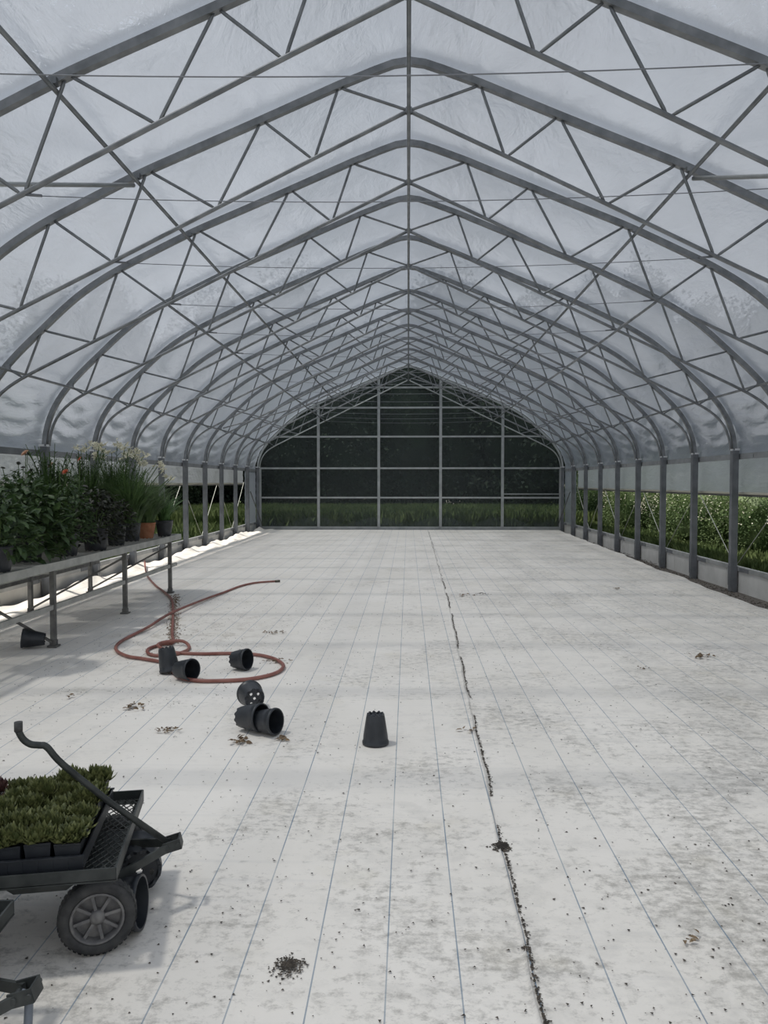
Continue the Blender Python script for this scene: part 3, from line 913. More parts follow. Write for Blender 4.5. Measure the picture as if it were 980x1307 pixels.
def leafy_stems(r, z0, ns, hmin, hmax, lean, L, W, m, per=.018):
    """tall lily stems clothed in short narrow leaves; returns tips"""
    S_, Ps, Ds, Ns, tips = [], [], [], [], []
    for i in range(ns):
        a = rnd.uniform(0, 2 * PI); h = rnd.uniform(hmin, hmax); l = lean * rnd.uniform(.1, 1)
        bx, by = .06 * math.cos(a) * rnd.random(), .06 * math.sin(a) * rnd.random()
        pts = []
        for s in range(7):
            t = s / 6; pts.append((bx + math.cos(a) * l * h * t ** 1.7, by + math.sin(a) * l * h * t ** 1.7, z0 + h * t * (1 - .1 * l * t)))
        S_.append(pts); tips.append(Vector(pts[-1]))
        nl = int(h * .92 / per)
        for k in range(nl):
            t = .08 + .84 * k / nl; f = t * 6; j = min(int(f), 5); u = f - j
            p = [pts[j][c] * (1 - u) + pts[j + 1][c] * u for c in range(3)]
            an = k * 2.4
            Ps.append(p); Ds.append((math.cos(an), math.sin(an), rnd.uniform(.2, .9))); Ns.append((-math.cos(an) * .5, -math.sin(an) * .5, 1))
    V, F = leaves(Ps, Ds, Ns, L * rng.uniform(.7, 1.15, len(Ps)), W, BLADE_V, BLADE_F, .9)
    np_mesh('foliage', V, F, M[m], smooth=True, parent=r)
    stems_mesh(r, S_, .0035)
    return tips
def flower(r, p, R, m, n=6, up=.5, name='flower', layers=1):
    p = Vector(p); Ps, Ds, Ns, Ls = [], [], [], []
    tilt = Vector((rnd.uniform(-.7, .7), rnd.uniform(-.9, .2), rnd.uniform(.2, 1))).normalized()
    q = tilt.to_track_quat('Z', 'Y')
    for l in range(layers):
        for k in range(n):
            a = 2 * PI * (k + .5 * l) / n
            d = q @ Vector((math.cos(a), math.sin(a), up + l * .6)); nn = q @ Vector((-math.cos(a), -math.sin(a), 1.0))
            Ps.append(p); Ds.append(d); Ns.append(nn); Ls.append(R * (1 - .15 * l))
    V, F = leaves(Ps, Ds, Ns, np.array(Ls), R * .42, OVAL_V, OVAL_F, 1.2)
    return np_mesh(name, V, F, M[m], smooth=True, parent=r)
def buds(r, p, n, m='white_petal', L=.06):
    Ps, Ds, Ns = [], [], []
    for k in range(n):
        Ps.append(tuple(Vector(p) + Vector((rnd.uniform(-.02, .02), rnd.uniform(-.02, .02), rnd.uniform(-.03, .03)))))
        a = rnd.uniform(0, 6.28); Ds.append((math.cos(a), math.sin(a), rnd.uniform(-.3, 1))); Ns.append((0, 0, 1))
    V, F = leaves(Ps, Ds, Ns, L, L * .3, OVAL_V, OVAL_F, .3)
    np_mesh('flower_buds', V, F, M[m], smooth=True, parent=r)

BZ = .792
GP = 'potted plants on the bench'
# front row, near to far
r = plant_root(-3.36, 6.22, BZ, 'leafy potted plant on the bench front, at the left edge of the view', GP)
add_pot(r, .105, .085, .22); bushy(r, .24, .26, .42, 380, .11, .055, 'leaf', down=.35)
r = plant_root(-3.56, 7.08, BZ, 'big potted plant with broad drooping green leaves hanging over its black pot', GP)
add_pot(r, .15, .12, .26); bushy(r, .26, .36, .50, 820, .13, .062, 'leaf', down=.5)
r = plant_root(-3.44, 7.66, BZ, 'dark-leaved potted plant right of the big drooping one, with an orange-red flower', GP)
add_pot(r, .12, .095, .24); bushy(r, .25, .25, .50, 620, .075, .036, 'leaf', down=.25)
S_ = [[(0, 0, .3), (.02, -.05, .6), (.03, -.07, .84)], [(0, 0, .3), (-.06, .02, .6), (-.08, .02, .93)], [(0, 0, .3), (.12, .02, .6), (.14, .02, .97)]]
stems_mesh(r, S_); flower(r, S_[0][-1], .042, 'red_petal', 8, .5, layers=2); flower(r, S_[2][-1], .035, 'red_petal', 7, .5, layers=2); flower(r, S_[1][-1], .03, 'leaf_purple', 7, .6)
r = plant_root(-3.40, 8.28, BZ, 'potted plant with nearly black purple leaves over a wide black pot', GP)
add_pot(r, .135, .11, .25); bushy(r, .25, .26, .46, 700, .08, .036, 'leaf_purple', down=.4)
r = plant_root(-3.44, 8.98, BZ, 'short dark purple plant in a narrower black pot beside the wide one', GP)
add_pot(r, .11, .09, .24); bushy(r, .23, .21, .32, 420, .075, .030, 'leaf_purple', down=.45)
r = plant_root(-3.50, 9.62, BZ, 'grassy lily plant with fine arching leaves spilling over the front of the bench', GP)
add_pot(r, .12, .10, .23); blades(r, .2, 800, .28, .80, 1.0, .010, 'grassleaf', .12)
leafy_stems(r, .22, 14, .5, .85, .45, .11, .009, 'grassleaf')
r = plant_root(-3.47, 10.12, BZ, 'grassy plant in the orange terracotta pot', GP)
add_pot(r, .115, .085, .21, 'terracotta'); blades(r, .19, 480, .28, .72, 1.1, .010, 'grassleaf', .10)
leafy_stems(r, .2, 10, .45, .80, .6, .11, .009, 'grassleaf')
r = plant_root(-3.36, 10.52, BZ, 'pale lance-leaved plant in the black pot at the far end of the bench', GP)
add_pot(r, .115, .085, .22)
blades(r, .19, 150, .22, .50, 1.0, .024, 'lanceleaf', .07)
# back row
def dark_flower_plant(x, y, label, hh, big=None):
    r = plant_root(x, y, BZ, label, GP); add_pot(r, .125, .10, .25)
    bushy(r, .26, .32, .62, 900, .085, .042, 'leaf', down=.2)
    S_ = []
    for k in range(6):
        a = rnd.uniform(0, 6.28); q = rnd.uniform(.05, .2); h = hh * rnd.uniform(.85, 1.05)
        S_.append([(0, 0, .25), (math.cos(a) * q * .6, math.sin(a) * q * .6, h * .6), (math.cos(a) * q, math.sin(a) * q, h)])
    stems_mesh(r, S_, .004)
    for k, s in enumerate(S_):
        flower(r, s[-1], .055 if (k == 0 and big) else .03, big if (k == 0 and big) else 'leaf_purple', 9, .5, layers=2)
    return r
dark_flower_plant(-4.10, 6.9, 'bushy plant with small dark purple flowers standing at the back left of the bench', 1.02)
dark_flower_plant(-4.02, 7.9, 'bushy plant with a large peach bloom among dark buds at the back of the bench', 1.0, 'peach_petal')
dark_flower_plant(-4.05, 8.85, 'bushy plant with a peach flower standing behind the nearly black-leaved pot', 1.0, 'peach_petal')
def lily(x, y, label, ns, h0, h1, lean, nf):
    r = plant_root(x, y, BZ, label, GP); add_pot(r, .12, .10, .24)
    tips = leafy_stems(r, .22, ns, h0, h1, lean, .12, .010, 'grassleaf', .014)
    blades(r, .22, 380, .4, .9, .6, .010, 'grassleaf', .12)
    tips.sort(key=lambda v: -v.z)
    for t in tips[:nf]:
        for q in range(rnd.choice((2, 3, 3))):
            flower(r, t + Vector((rnd.uniform(-.06, .06), rnd.uniform(-.05, .05), rnd.uniform(-.07, .03))), rnd.uniform(.045, .065), 'white_petal', 6, .7)
        buds(r, t, 4)
lily(-3.98, 9.45, 'tall lily with green leafy stems standing behind the arching grassy plant', 30, .60, 1.0, .30, 3)
lily(-3.95, 8.45, 'tall green lily without open flowers at the back of the bench', 28, .6, .96, .28, 0)
lily(-3.86, 10.0, 'tall lily with a thick cluster of cream white flowers at its tips', 28, .65, 1.08, .34, 9)
lily(-3.95, 10.55, 'lily with cream flowers leaning out past the far end of the bench', 20, .65, .98, .5, 8)

r = plant_root(-3.72, 10.30, BZ, 'lily with thick stems and cream flowers leaning right over the far black pot', GP)
add_pot(r, .11, .09, .22)
blades(r, .2, 200, .3, .6, .8, .010, 'grassleaf', .1)
S_ = []
for dx, dy, h in ((.40, .10, .93), (.28, .2, .96), (.50, .05, .80), (.15, -.1, 1.0)):
    S_.append([(0, 0, .2), (dx * .25, dy * .3, h * .45), (dx * .6, dy * .6, h * .78), (dx, dy, h)])
stems_mesh(r, S_, .006)
for q_ in S_:
    for k in range(4): flower(r, Vector(q_[-1]) + Vector((rnd.uniform(-.07, .07), rnd.uniform(-.06, .06), rnd.uniform(-.05, .05))), rnd.uniform(.05, .065), 'white_petal', 6, .7)
    buds(r, q_[-1], 4)

# ------------------------------------------------------------------ wagon
def wheel(parent, c, name='wheel', turn=0.0):
    """pneumatic tyre on an eight-spoke rim; axle along local y"""
    w_ = empty(name, c, turn, parent=parent)
    Mx = Matrix.Rotation(PI / 2, 4, 'X')
    prof = []
    R1, wd = .122, .030
    for k in range(15):
        a = -PI * .5 + 2 * PI * k / 14 * .0
    pr = [(.082, -wd * .75), (.090, -wd), (.102, -wd * 1.08), (.114, -wd * .92), (.1205, -wd * .55), (R1, -wd * .2), (R1, wd * .2), (.1205, wd * .55), (.114, wd * .92), (.102, wd * 1.08), (.090, wd), (.082, wd * .75), (.078, 0), (.082, -wd * .75)]
    b = MB(); b.lathe(pr, 40, Mx)
    for k in range(40):      # tread lugs
        a = 2 * PI * k / 40
        for sgn in (-1, 1):
            p = Vector((math.cos(a) * .1206, sgn * .013, math.sin(a) * .1206))
            b.box(p, (.0022, .016, .011), Matrix.Rotation(-a, 3, 'Y'))
    b.build('tyre', M['tire'], w_)
    b = MB()
    b.lathe([(.084, -.026), (.080, -.030), (.076, -.026), (.073, -.010), (.073, .010), (.076, .026), (.080, .030), (.084, .026)], 36, Mx)
    for k in range(8):
        a = 2 * PI * k / 8 + .2
        b.beam((math.cos(a) * .018, -.010, math.sin(a) * .018), (math.cos(a) * .076, -.012, math.sin(a) * .076), .010, .010, up=(0, 1, 0))
    b.lathe([(.0, -.004), (.076, -.004)], 36, Mx)
    b.lathe([(.0, -.026), (.012, -.026), (.014, -.020), (.024, -.016), (.024, .016), (.014, .02), (0, .024)], 20, Mx)
    b.build('rim', M['rim'], w_)
    return w_
def mesh_panel(b, c0, ux, uy, lx, ly, st=.028, t=.003):
    """expanded-metal diamond mesh in the rectangle c0 + [0,lx]ux + [0,ly]uy"""
    c0, ux, uy = Vector(c0), Vector(ux), Vector(uy)
    s = -ly
    while s < lx:
        for d in (1, -1):
            a0, a1 = s, s + ly * .62
            v0, v1 = (0, ly) if d > 0 else (ly, 0)
            def at(u): return v0 + (v1 - v0) * (u - a0) / (a1 - a0)
            A_, B_ = max(a0, 0), min(a1, lx)
            if B_ - A_ > .004: b.beam(c0 + ux * A_ + uy * at(A_), c0 + ux * B_ + uy * at(B_), t, t)
        s += st
BL, BW, BH = 1.05, .62, .285       # bed length, width, height of its underside
def make_cart(loc, rz, label, handle_pts, ax=.075, turn=.16, hm='cart'):
    """local: +x front, -x back; near side at y=0, far side y=BW; front edge at x=0"""
    r = empty('garden_wagon', loc, rz)
    b = MB()
    z = BH + .02
    for y in (0, BW): b.box((-BL / 2, y, z + .003), (BL, .006, .036)); b.box((-BL / 2, y + (.012 if y == 0 else -.012), z - .02), (BL, .03, .005))
    for x in (0, -BL): b.box((x, BW / 2, z + .003), (.006, BW, .036)); b.box((x + (-.012 if x == 0 else .012), BW / 2, z - .02), (.03, BW, .005))
    for x in (-.30, -.70): b.box((x, BW / 2, z - .022), (.04, BW - .01, .012))
    b.build('bed_frame', M['cart'], r)
    b = MB(); mesh_panel(b, (-BL, 0, z - .012), (1, 0, 0), (0, 1, 0), BL, BW)
    b.build('mesh_floor', M['cart'], r)
    # undercarriage
    b = MB(); b.box((-BL / 2, BW / 2, BH - .035), (BL - .25, .05, .04)); b.box((-.17, BW / 2, BH - .05), (.26, .30, .012))
    b.box((-.17, BW / 2, BH - .08), (.10, .10, .06)); b.box((-BL + .17, BW / 2, BH - .08), (.08, .40, .06))
    b.add([(-.10, .10, BH - .02), (-.40, .10, BH - .02), (-.33, .10, BH - .07), (-.17, .10, BH - .07), (-.10, .14, BH - .02), (-.40, .14, BH - .02), (-.33, .14, BH - .07), (-.17, .14, BH - .07)],
          [(0, 1, 2, 3), (7, 6, 5, 4), (0, 4, 5, 1), (1, 5, 6, 2), (2, 6, 7, 3), (3, 7, 4, 0)])
    b.build('undercarriage', M['cart'], r)
    b = MB(); b.tube([(-ax, .11, .124), (-ax - .03, BW - .06, .124)], .011, 8); b.box((-ax, BW / 2, .17), (.05, .30, .05)); b.build('front_axle', M['cart'], r)
    b = MB(); b.tube([(-BL + .17, .06, .13), (-BL + .17, BW - .06, .13)], .011, 8); b.box((-BL + .17, BW / 2, .17), (.04, .34, .06)); b.build('rear_axle', M['cart'], r)
    wheel(r, (-ax, .100, .124), turn=turn); wheel(r, (-ax - .03, BW - .04, .124), turn=turn); wheel(r, (-BL + .17, .07, .124)); wheel(r, (-BL + .17, BW - .05, .124))
    T = Vector((.128, BW * .60, .215))      # tongue pivot
    for y0 in (BW * .28, BW * .86):
        b = MB(); b.beam((-.12, y0, .16), T + Vector((0, (y0 - BW * .6) * .1, 0)), .010, .030); b.build('tongue_arm', M['cart'], r)
    b = MB()
    for dy in (-.028, .028):
        b.box(T + Vector((.008, dy, .004)), (.062, .005, .038), Matrix.Rotation(-.25, 3, 'Y'))
    b.box(T + Vector((.036, 0, .011)), (.006, .056, .038), Matrix.Rotation(-.25, 3, 'Y'))
    b.tube([T + Vector((-.01, -.036, 0)), T + Vector((-.01, .036, 0))], .009, 8); b.tube([T + Vector((.03, -.036, .01)), T + Vector((.03, .036, .01))], .008, 8)
    b.build('pivot_bracket', M['cart'], r)
    h = empty('handle', T, parent=r)
    pts = [Vector(p) - T for p in handle_pts]
    pts = [Vector((0, 0, 0))] + pts
    b = MB(); b.tube([tuple(p) for p in pts[:2]] + catmull([tuple(p) for p in pts[1:-1]], 5)[1:], .0112, 10); b.build('handle_tube', M[hm], h)
    b = MB(); b.tube([tuple(pts[-2]), tuple(pts[-1])], [.0135, .0135], 12); b.build('grip', M['tire'], h)
    tag(r, label, 'cart', 'mesh garden carts')
    return r
def cart_local(loc, rz, p):
    d = Vector(p) - Vector(loc); return Matrix.Rotation(-rz, 3, 'Z') @ d
loc1, rz1 = (-.915, 2.345, 0), math.radians(11.5)
hp = [(-1.035, 2.63, 0.405), (-1.16, 2.53, 0.58), (-1.2, 2.5, 0.65), (-1.22, 2.49, 0.66), (-1.24, 2.47, 0.67), (-1.26, 2.46, 0.69), (-1.27, 2.45, 0.72), (-1.27, 2.45, 0.75)]
cart = make_cart(loc1, rz1, 'dark mesh garden cart loaded with succulent trays, handle leaning back over the plants', [cart_local(loc1, rz1, p) for p in hp])
loc2, rz2 = (-1.095, 1.53, 0), math.radians(4)
hp2 = [(-.985, 1.93, .19), (-.975, 1.90, .13), (-.972, 1.87, .075), (-.965, 1.82, .03), (-.96, 1.74, .02)]
cart2 = make_cart(loc2, rz2, 'empty mesh garden cart in the bottom left corner with its handle dropped to the floor', [cart_local(loc2, rz2, p) for p in hp2], ax=.26, turn=0.0, hm='handle_grey')

# trays and succulents on the first cart
Rz = Matrix.Rotation(rz1, 3, 'Z')
def on_cart(x, y, z): return Rz @ Vector((x, y, z)) + Vector(loc1)
CS = .087
tz = BH + .045
ncx, ncy = 8, 6
tx1 = -.105
for t in range(2):
    tr = MB(); w0 = CS * 4 + .012; d0 = CS * 6 + .014
    cxm = tx1 - w0 / 2 - t * (w0 + .004); cym = .035 + d0 / 2
    tr.box((cxm, cym, 0.003), (w0, d0, .006))
    for sy in (-1, 1): tr.box((cxm, cym + sy * d0 / 2, .022), (w0, .004, .044)); tr.box((cxm, cym + sy * (d0 / 2 + .003), .044), (w0 + .012, .010, .004))
    for sx in (-1, 1): tr.box((cxm + sx * w0 / 2, cym, .022), (.004, d0, .044))
    for k in range(9): tr.box((cxm - w0 / 2 + k * w0 / 8, cym - d0 / 2 - .002, .021), (.006, .003, .042))
    # sits at on_cart with an origin
    o = tr.build('plant_tray', M['pot']); o.location = (loc1[0], loc1[1], tz - .018); o.rotation_euler = (0, 0, rz1)
    tag(o, ['black plastic tray of succulents at the front end of the garden cart', 'black plastic tray of succulents further back on the cart at the left image edge'][t], 'tray', 'trays on the cart')
def make_succulent(m, k):
    r = empty('potted_succulent')
    b = MB(); a = CS / 2 - .003
    vs = [(-a * .8, -a * .8, 0), (a * .8, -a * .8, 0), (a * .8, a * .8, 0), (-a * .8, a * .8, 0), (-a, -a, .072), (a, -a, .072), (a, a, .072), (-a, a, .072)]
    b.add(vs, [(0, 1, 5, 4), (1, 2, 6, 5), (2, 3, 7, 6), (3, 0, 4, 7), (3, 2, 1, 0)]); b.add([(-a, -a, .064), (a, -a, .064), (a, a, .064), (-a, a, .064)], [(0, 1, 2, 3)])
    b.build('pot', M['pot'], r)
    Ps, Ds, Ns, Ls = [], [], [], []
    heads = [(0, 0, 1.0)] + [(.036 * math.cos(q_ * 1.05 + k), .036 * math.sin(q_ * 1.05 + k), rnd.uniform(.55, .85)) for q_ in range(6)]
    for hx, hy, sc in heads:
        n = 34 if sc == 1 else 20
        for i in range(n):
            t = i / n; a_ = i * 2.39996
            el = .25 + 1.15 * (1 - t)         # inner leaves upright
            el = 1.35 - 1.05 * t
            Ps.append((hx + .006 * math.cos(a_) * sc, hy + .006 * math.sin(a_) * sc, .070 + .012 * (1 - t) * sc))
            Ds.append((math.cos(a_) * math.cos(el), math.sin(a_) * math.cos(el), math.sin(el)))
            Ns.append((-math.cos(a_) * math.sin(el), -math.sin(a_) * math.sin(el), math.cos(el) + .2)); Ls.append((.036 + .020 * t) * sc * rnd.uniform(.85, 1.2))
    V, F = leaves(Ps, Ds, Ns, np.array(Ls), np.array(Ls) * .50, OVAL_V * np.array([1, 1, -1.0]), OVAL_F, .6)
    np_mesh('rosette', V, F, M[m], smooth=True, parent=r)
    return r
protos = [make_succulent('semp', k) for k in range(4)] + [make_succulent('semp_red', 9)]
used = [False] * 5
ROWW = ['front', 'second', 'third', 'fourth', 'fifth', 'back']
for i in range(ncx):
    for j in range(ncy):
        red = (i >= 4 and j >= 4)
        k = 4 if red else (i * 7 + j * 3) % 4
        if used[k]: o = link_copy(protos[k])
        else: o = protos[k]; used[k] = True
        x = tx1 - .006 - CS * (i + .5) - (0.016 if i >= 4 else 0)
        p = on_cart(x, .035 + .007 + CS * (j + .5), tz - .012 + .0)
        o.location = p; o.rotation_euler = (rnd.uniform(-.06, .06), rnd.uniform(-.06, .06), rz1 + rnd.choice((0, PI / 2, PI, -PI / 2)))
        sc = 1.0
        o.scale = (1, 1, rnd.uniform(.88, 1.3))
        if red: lab = 'reddish succulent rosette in a small square pot at the back left of the cart'
        else: lab = 'green succulent rosettes in a square pot, %s row of the cart trays' % ROWW[j]
        tag(o, lab, 'succulent', 'reddish succulents on the cart' if red else 'green succulents, %s row of the cart trays' % ROWW[j])

# ------------------------------------------------------------------ debris
def crumbs(name, centers, label, cat, m, smin, smax, flat=.5, kind=None, group=None):
    n = len(centers)
    c = np.asarray(centers, float)
    T = np.array([(1, 0, 0), (-.5, .87, 0), (-.5, -.87, 0), (0, 0, 1.0), (.2, .1, -.25)])
    Ft = np.array([(0, 1, 3), (1, 2, 3), (2, 0, 3), (1, 0, 4), (2, 1, 4), (0, 2, 4)])
    s = rng.uniform(smin, smax, n) ; a = rng.uniform(0, 6.28, n); st_ = rng.uniform(.5, 1.6, n)
    ca, sa = np.cos(a), np.sin(a)
    X = T[None, :, 0] * s[:, None] * st_[:, None]; Yv = T[None, :, 1] * s[:, None]
    V = np.stack([X * ca[:, None] - Yv * sa[:, None] + c[:, None, 0], X * sa[:, None] + Yv * ca[:, None] + c[:, None, 1], T[None, :, 2] * s[:, None] * flat + c[:, None, 2]], -1).reshape(-1, 3)
    F = (Ft[None] + (np.arange(n) * 5)[:, None, None]).reshape(-1, 3)
    o = np_mesh(name, V, [F], M[m])
    tag(o, label, cat, group, kind); return o
# loose specks over the floor (nobody could count them)
C = []
for _ in range(3200):
    y = 1.9 + 9 * rnd.random() ** 1.8; C.append((rnd.uniform(-3.2, 4.2), y, .004))
for _ in range(500):
    C.append((rnd.gauss(-2.0, .7), rnd.gauss(6.6, 1.1), .004))
for _ in range(160):
    C.append((rnd.gauss(1.3, .5), rnd.gauss(2.6, .4), .004))
for _ in range(400):
    C.append((rnd.gauss(-2.1, .55), rnd.gauss(8.4, 1.3), .004))
crumbs('soil_specks', C, 'fine dark soil specks scattered over the white floor fabric', 'debris', 'crumb', .0015, .0066, kind='stuff')
C = []
for _ in range(3600):  # soil in the seam, thickened to double as its gap shadow
    y = rnd.uniform(2.0, 12) if rnd.random() < .8 else rnd.uniform(12, 24)
    if math.sin(y * 3.3) + .6 * math.sin(y * 7.9 + 1) > -.75: C.append((seam_x(y) + .010 + abs(rnd.gauss(0, .006)), y, .002))
crumbs('seam_soil_and_shade', C, 'dark soil line along the fabric seam, thickened to stand in for gap shadow', 'debris', 'crumb', .002, .007, kind='stuff')
C = [(edge_r(y) + rnd.uniform(.03, .5), y, -.13 + rnd.uniform(0, .03)) for y in [rnd.uniform(5, 24) for _ in range(1800)]]
crumbs('edge_gravel', C, 'dark gravel strip between the fabric edge and the right kneewall', 'gravel', 'crumb', .008, .022, kind='stuff')
C = [(-2.62 + .9 * (y - 8.5) * -.33 + rnd.gauss(0, .035), y, .006) for y in [rnd.uniform(7.2, 10.4) for _ in range(900)]]
crumbs('hose_dirt', C, 'trail of soil and bark crumbs along the straight run of hose', 'debris', 'dryleaf', .005, .013, kind='stuff')
def pile(x, y, r_, n, label, m='crumb', s=(.004, .010), fl=1.0):
    C = []
    for _ in range(n):
        a = rnd.uniform(0, 6.28); q = r_ * abs(rnd.gauss(0, .5)); C.append((x + math.cos(a) * q, y + math.sin(a) * q * fl, .003 + max(0, r_ * .18 * (1 - q / r_))))
    return crumbs('soil_pile', C, label, 'soil', m, s[0], s[1], group='small heaps of dirt on the floor')
pile(-.376, 2.37, .060, 320, 'small heap of dark soil in the foreground right of the cart', s=(.003, .007))
pile(.392, 3.20, .045, 260, 'dark clod of soil sitting on the floor seam', s=(.004, .009))
pile(.385, 2.49, .016, 40, 'tiny clod of soil on the seam at the bottom of the view', s=(.003, .007))
pile(1.0, 9.6 + .9, .16, 90, 'scattered soil smear beside the seam far down the floor', fl=.4)
def litter(x, y, r_, n, label, L=.05, m='dryleaf'):
    th = rng.uniform(0, 6.28, n); q = r_ * np.sqrt(rng.uniform(0, 1, n))
    Pp = np.stack([x + q * np.cos(th), y + q * np.sin(th) * .7, np.full(n, .006) + rng.uniform(0, .012, n)], 1)
    D = np.stack([np.cos(th * 3.1), np.sin(th * 3.1), rng.uniform(-.05, .5, n)], 1)
    Nn = np.stack([rng.normal(0, .5, n), rng.normal(0, .5, n), np.ones(n)], 1)
    V, F = leaves(Pp, D, Nn, L * rng.uniform(.5, 1.2, n), L * .45, OVAL_V, OVAL_F, .8)
    o = np_mesh('dead_leaves', V, F, M[m]); tag(o, label, 'dead leaves', 'clumps of dead leaves on the floor'); return o
litter(-1.47, 4.65, .075, 60, 'brown leaf clump on the floor left of the paired pots', .022)
litter(-1.88, 5.14, .10, 14, 'few dead leaves lying furthest left in front of the hose loops', .05)
litter(-2.40, 5.35, .05, 6, 'tiny dead leaf scraps below the bench shade, near the left image edge', .04)
litter(-.98, 4.46, .06, 16, 'dry curled leaves in front of the paired pots', .05)
litter(-.74, 4.50, .05, 12, 'dry leaf scraps under the mouth of the front paired pot', .04)
litter(2.56, 6.78, .11, 16, 'largest brown leaf clump on the right half of the floor', .05)
litter(1.93, 6.35, .05, 7, 'small brown leaf on the right half of the floor', .035)
litter(2.98, 11.1, .08, 8, 'dead leaf scraps far down on the right of the floor', .05)
litter(.38, 4.70, .05, 6, 'leaf scraps lying across the seam', .05)
litter(.74, 10.4, .14, 16, 'dead leaves beside the seam far down the floor', .05)
litter(-1.35, 7.75, .11, 40, 'dark leaf patch behind the big hose loop', .03)
litter(-1.12, 6.5, .12, 26, 'leaf crumbs along the right end of the big hose loop', .035)
litter(.95, 2.55, .04, 6, 'leaf scraps at the bottom right of the seam', .03)

# ------------------------------------------------------------------ vegetation outside
def light_block_core(r, c, rad, sub=2, jit=.12):
    """irregular solid blob added inside the foliage to block light"""
    import bmesh
    bm = bmesh.new(); bmesh.ops.create_icosphere(bm, subdivisions=sub, radius=1)
    vs = [(v.co.x * rad[0] * (1 + rnd.uniform(-jit, jit)) + c[0], v.co.y * rad[1] * (1 + rnd.uniform(-jit, jit)) + c[1], v.co.z * rad[2] * (1 + rnd.uniform(-jit, jit)) + c[2]) for v in bm.verts]
    fs = [tuple(v.index for v in f.verts) for f in bm.faces]; bm.free()
    return np.array(vs), [np.array(fs)]
def cloud(c, rad, n, L, W, up=.2, fill=.25):
    d = unit(rng.normal(size=(n, 3)))
    q = 1 - fill * rng.uniform(0, 1, n) ** 1.5
    lump = 1 + .16 * np.sin(5 * d[:, 0] + 3 * d[:, 2] + c[0]) + .12 * np.sin(7 * d[:, 1] - 4 * d[:, 2] + c[1])
    Pp = d * np.array(rad) * (q * lump)[:, None] + np.array(c)
    D = d + rng.normal(0, .7, (n, 3)) + np.array([0, 0, -.2])
    Nn = d + rng.normal(0, .5, (n, 3)) + np.array([0, 0, up])
    return leaves(Pp, D, Nn, L * rng.uniform(.6, 1.3, n), W * rng.uniform(.6, 1.3, n), RHOMB_V, RHOMB_F, 1)
def make_tree(h, wd, n, leafm='tree', leaf=.22, nb=7):
    r = empty('forest_tree')
    parts = [light_block_core(r, (0, 0, h * .5), (wd * .8, wd * .8, h * .46))]
    parts.append(cloud((0, 0, h * .16), (wd * .8, wd * .8, h * .15), n // 4, leaf, leaf * .6))
    for k in range(nb):
        a = k * 2.4; z = h * (.22 + .66 * k / nb); q = wd * .5 * (1 - .7 * (k / nb - .35) ** 2)
        parts.append(cloud((math.cos(a) * q, math.sin(a) * q, z), (wd * .62, wd * .62, h * .2), n // nb, leaf, leaf * .6))
    parts.append(cloud((0, 0, h * .8), (wd * .55, wd * .55, h * .2), n // nb, leaf, leaf * .6))
    V, F = join(parts); np_mesh('crown', V, F, M[leafm], parent=r)
    b = MB(); b.tube([(0, 0, 0), (.05, 0, h * .3), (0, .05, h * .7)], [.2, .15, .06], 8)
    b.build('trunk', M['bark'], r)
    return r
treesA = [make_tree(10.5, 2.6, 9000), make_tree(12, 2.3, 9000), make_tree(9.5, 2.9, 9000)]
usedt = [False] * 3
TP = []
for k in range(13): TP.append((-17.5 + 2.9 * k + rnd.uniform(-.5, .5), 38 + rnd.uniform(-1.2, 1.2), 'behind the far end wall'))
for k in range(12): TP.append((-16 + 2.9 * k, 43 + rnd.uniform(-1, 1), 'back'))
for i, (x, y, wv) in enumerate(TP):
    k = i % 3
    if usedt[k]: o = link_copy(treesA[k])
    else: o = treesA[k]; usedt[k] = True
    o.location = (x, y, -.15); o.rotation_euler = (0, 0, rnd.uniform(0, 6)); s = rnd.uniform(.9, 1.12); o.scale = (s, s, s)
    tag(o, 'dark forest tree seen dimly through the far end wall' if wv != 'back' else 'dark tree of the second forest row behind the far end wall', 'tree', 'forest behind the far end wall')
def make_shrub(leafm, h, wd, n, leaf, flowers=0, name='shrub'):
    r = empty(name)
    parts = [light_block_core(r, (0, 0, h * .42), (wd * .62, wd * .62, h * .42))]
    for k in range(7):
        a = k * 2.4 + .3; q = wd * .48
        parts.append(cloud((math.cos(a) * q, math.sin(a) * q, h * (.25 + .07 * k)), (wd * .5, wd * .5, h * .33), n // 7, leaf, leaf * .55, fill=.5))
    V, F = join(parts); np_mesh('foliage', V, F, M[leafm], parent=r)
    if flowers:
        d = unit(rng.normal(size=(flowers, 3))); d[:, 2] = np.abs(d[:, 2]) * .9
        Pp = d * np.array([wd, wd, h * .62]) + np.array([0, 0, h * .42])
        V, F = leaves(Pp, rand_dirs(flowers), rand_dirs(flowers, 1), .035, .03, RHOMB_V, RHOMB_F)
        np_mesh('pale_flowers', V, F, M['white_petal'], parent=r)['kind'] = 'stuff'
    return r
sh = [make_shrub('shrub', 2.3, 1.15, 16000, .05, 900), make_shrub('shrub2', 2.5, 1.2, 16000, .055, 600), make_shrub('shrub', 2.1, 1.2, 11000, .06, 500)]
us = [False] * 3
SP = []
for k in range(13): SP.append((7.3 + .5 * math.sin(k * 1.9), 7.2 + 1.75 * k, 'bushy weedy shrub with pale specks growing along the outside of the right wall', 'shrubs outside the right wall'))
for k in range(9): SP.append((9.6 + .4 * math.sin(k), 9 + 2.6 * k, 'shrub of the back row outside the right wall', 'back shrubs on the right'))
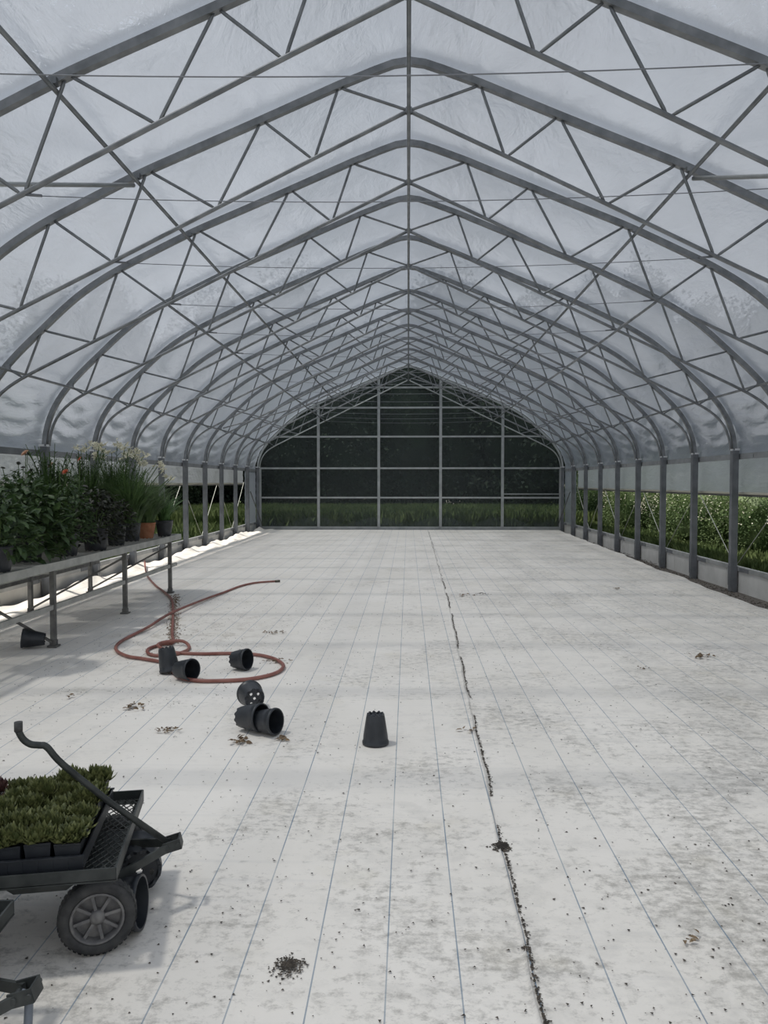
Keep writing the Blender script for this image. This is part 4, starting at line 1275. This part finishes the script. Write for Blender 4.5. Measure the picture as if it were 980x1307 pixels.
for i, (x, y, lb, gp) in enumerate(SP):
    k = (i * 5 + i // 3) % 3
    if us[k]: o = link_copy(sh[k])
    else: o = sh[k]; us[k] = True
    o.location = (x, y, -.15); o.rotation_euler = (0, 0, rnd.uniform(0, 6)); s = rnd.uniform(.9, 1.15); o.scale = (s, s, s * rnd.uniform(.85, 1.1))
    tag(o, lb, 'shrub', gp)
M['hedge'] = leafmat('hedge_leaf', (.014, .030, .012), (.038, .062, .030), .9, .6)
hd = [make_tree(5.2, 1.9, 8000, 'hedge', .14), make_tree(4.6, 2.1, 8000, 'shrub2', .14)]
ut = [False, False]
for k in range(12):
    j = 1 if k in (3, 7, 10) else 0
    if ut[j]: o = link_copy(hd[j])
    else: o = hd[j]; ut[j] = True
    o.name = 'hedge_tree'
    o.location = (-11.8 + .6 * math.sin(k * 2.3), 12.5 + 2.6 * k, -.15); o.rotation_euler = (0, 0, rnd.uniform(0, 6))
    tag(o, 'dark hedge tree standing beyond the left side opening' if j == 0 else 'lighter green hedge tree standing beyond the left side opening', 'tree', 'dark hedge beyond the left wall' if j == 0 else 'lighter hedge trees beyond the left wall')
def meadow(n, fx, fy, hmin, hmax, label, W=.009):
    x = fx(n); y = fy(n)
    h = rng.uniform(hmin, hmax, n)
    P0 = np.stack([x, y, np.full(n, -.16)], 1)
    D = np.stack([rng.normal(0, .3, n), rng.normal(0, .3, n), np.ones(n)], 1)
    V, F = leaves(P0, D, rand_dirs(n), h, W, RHOMB_V, RHOMB_F, 1.5)
    o = np_mesh('meadow_grass', V, F, M['grass']); tag(o, label, 'grass', kind='stuff'); return o
meadow(45000, lambda n: 5.55 + rng.uniform(0, 1.2, n), lambda n: rng.uniform(5, 27, n), .12, .48, 'rough grass and weeds right outside the right kneewall')
meadow(34000, lambda n: -5.3 - 5.5 * rng.uniform(0, 1, n) ** 1.5, lambda n: rng.uniform(6, 34, n), .10, .45, 'grass and weeds outside the left kneewall')
meadow(90000, lambda n: rng.uniform(-12, 12, n), lambda n: rng.uniform(26, 37, n), 0.55, .80, 'tall meadow grass behind the far end wall', .012)
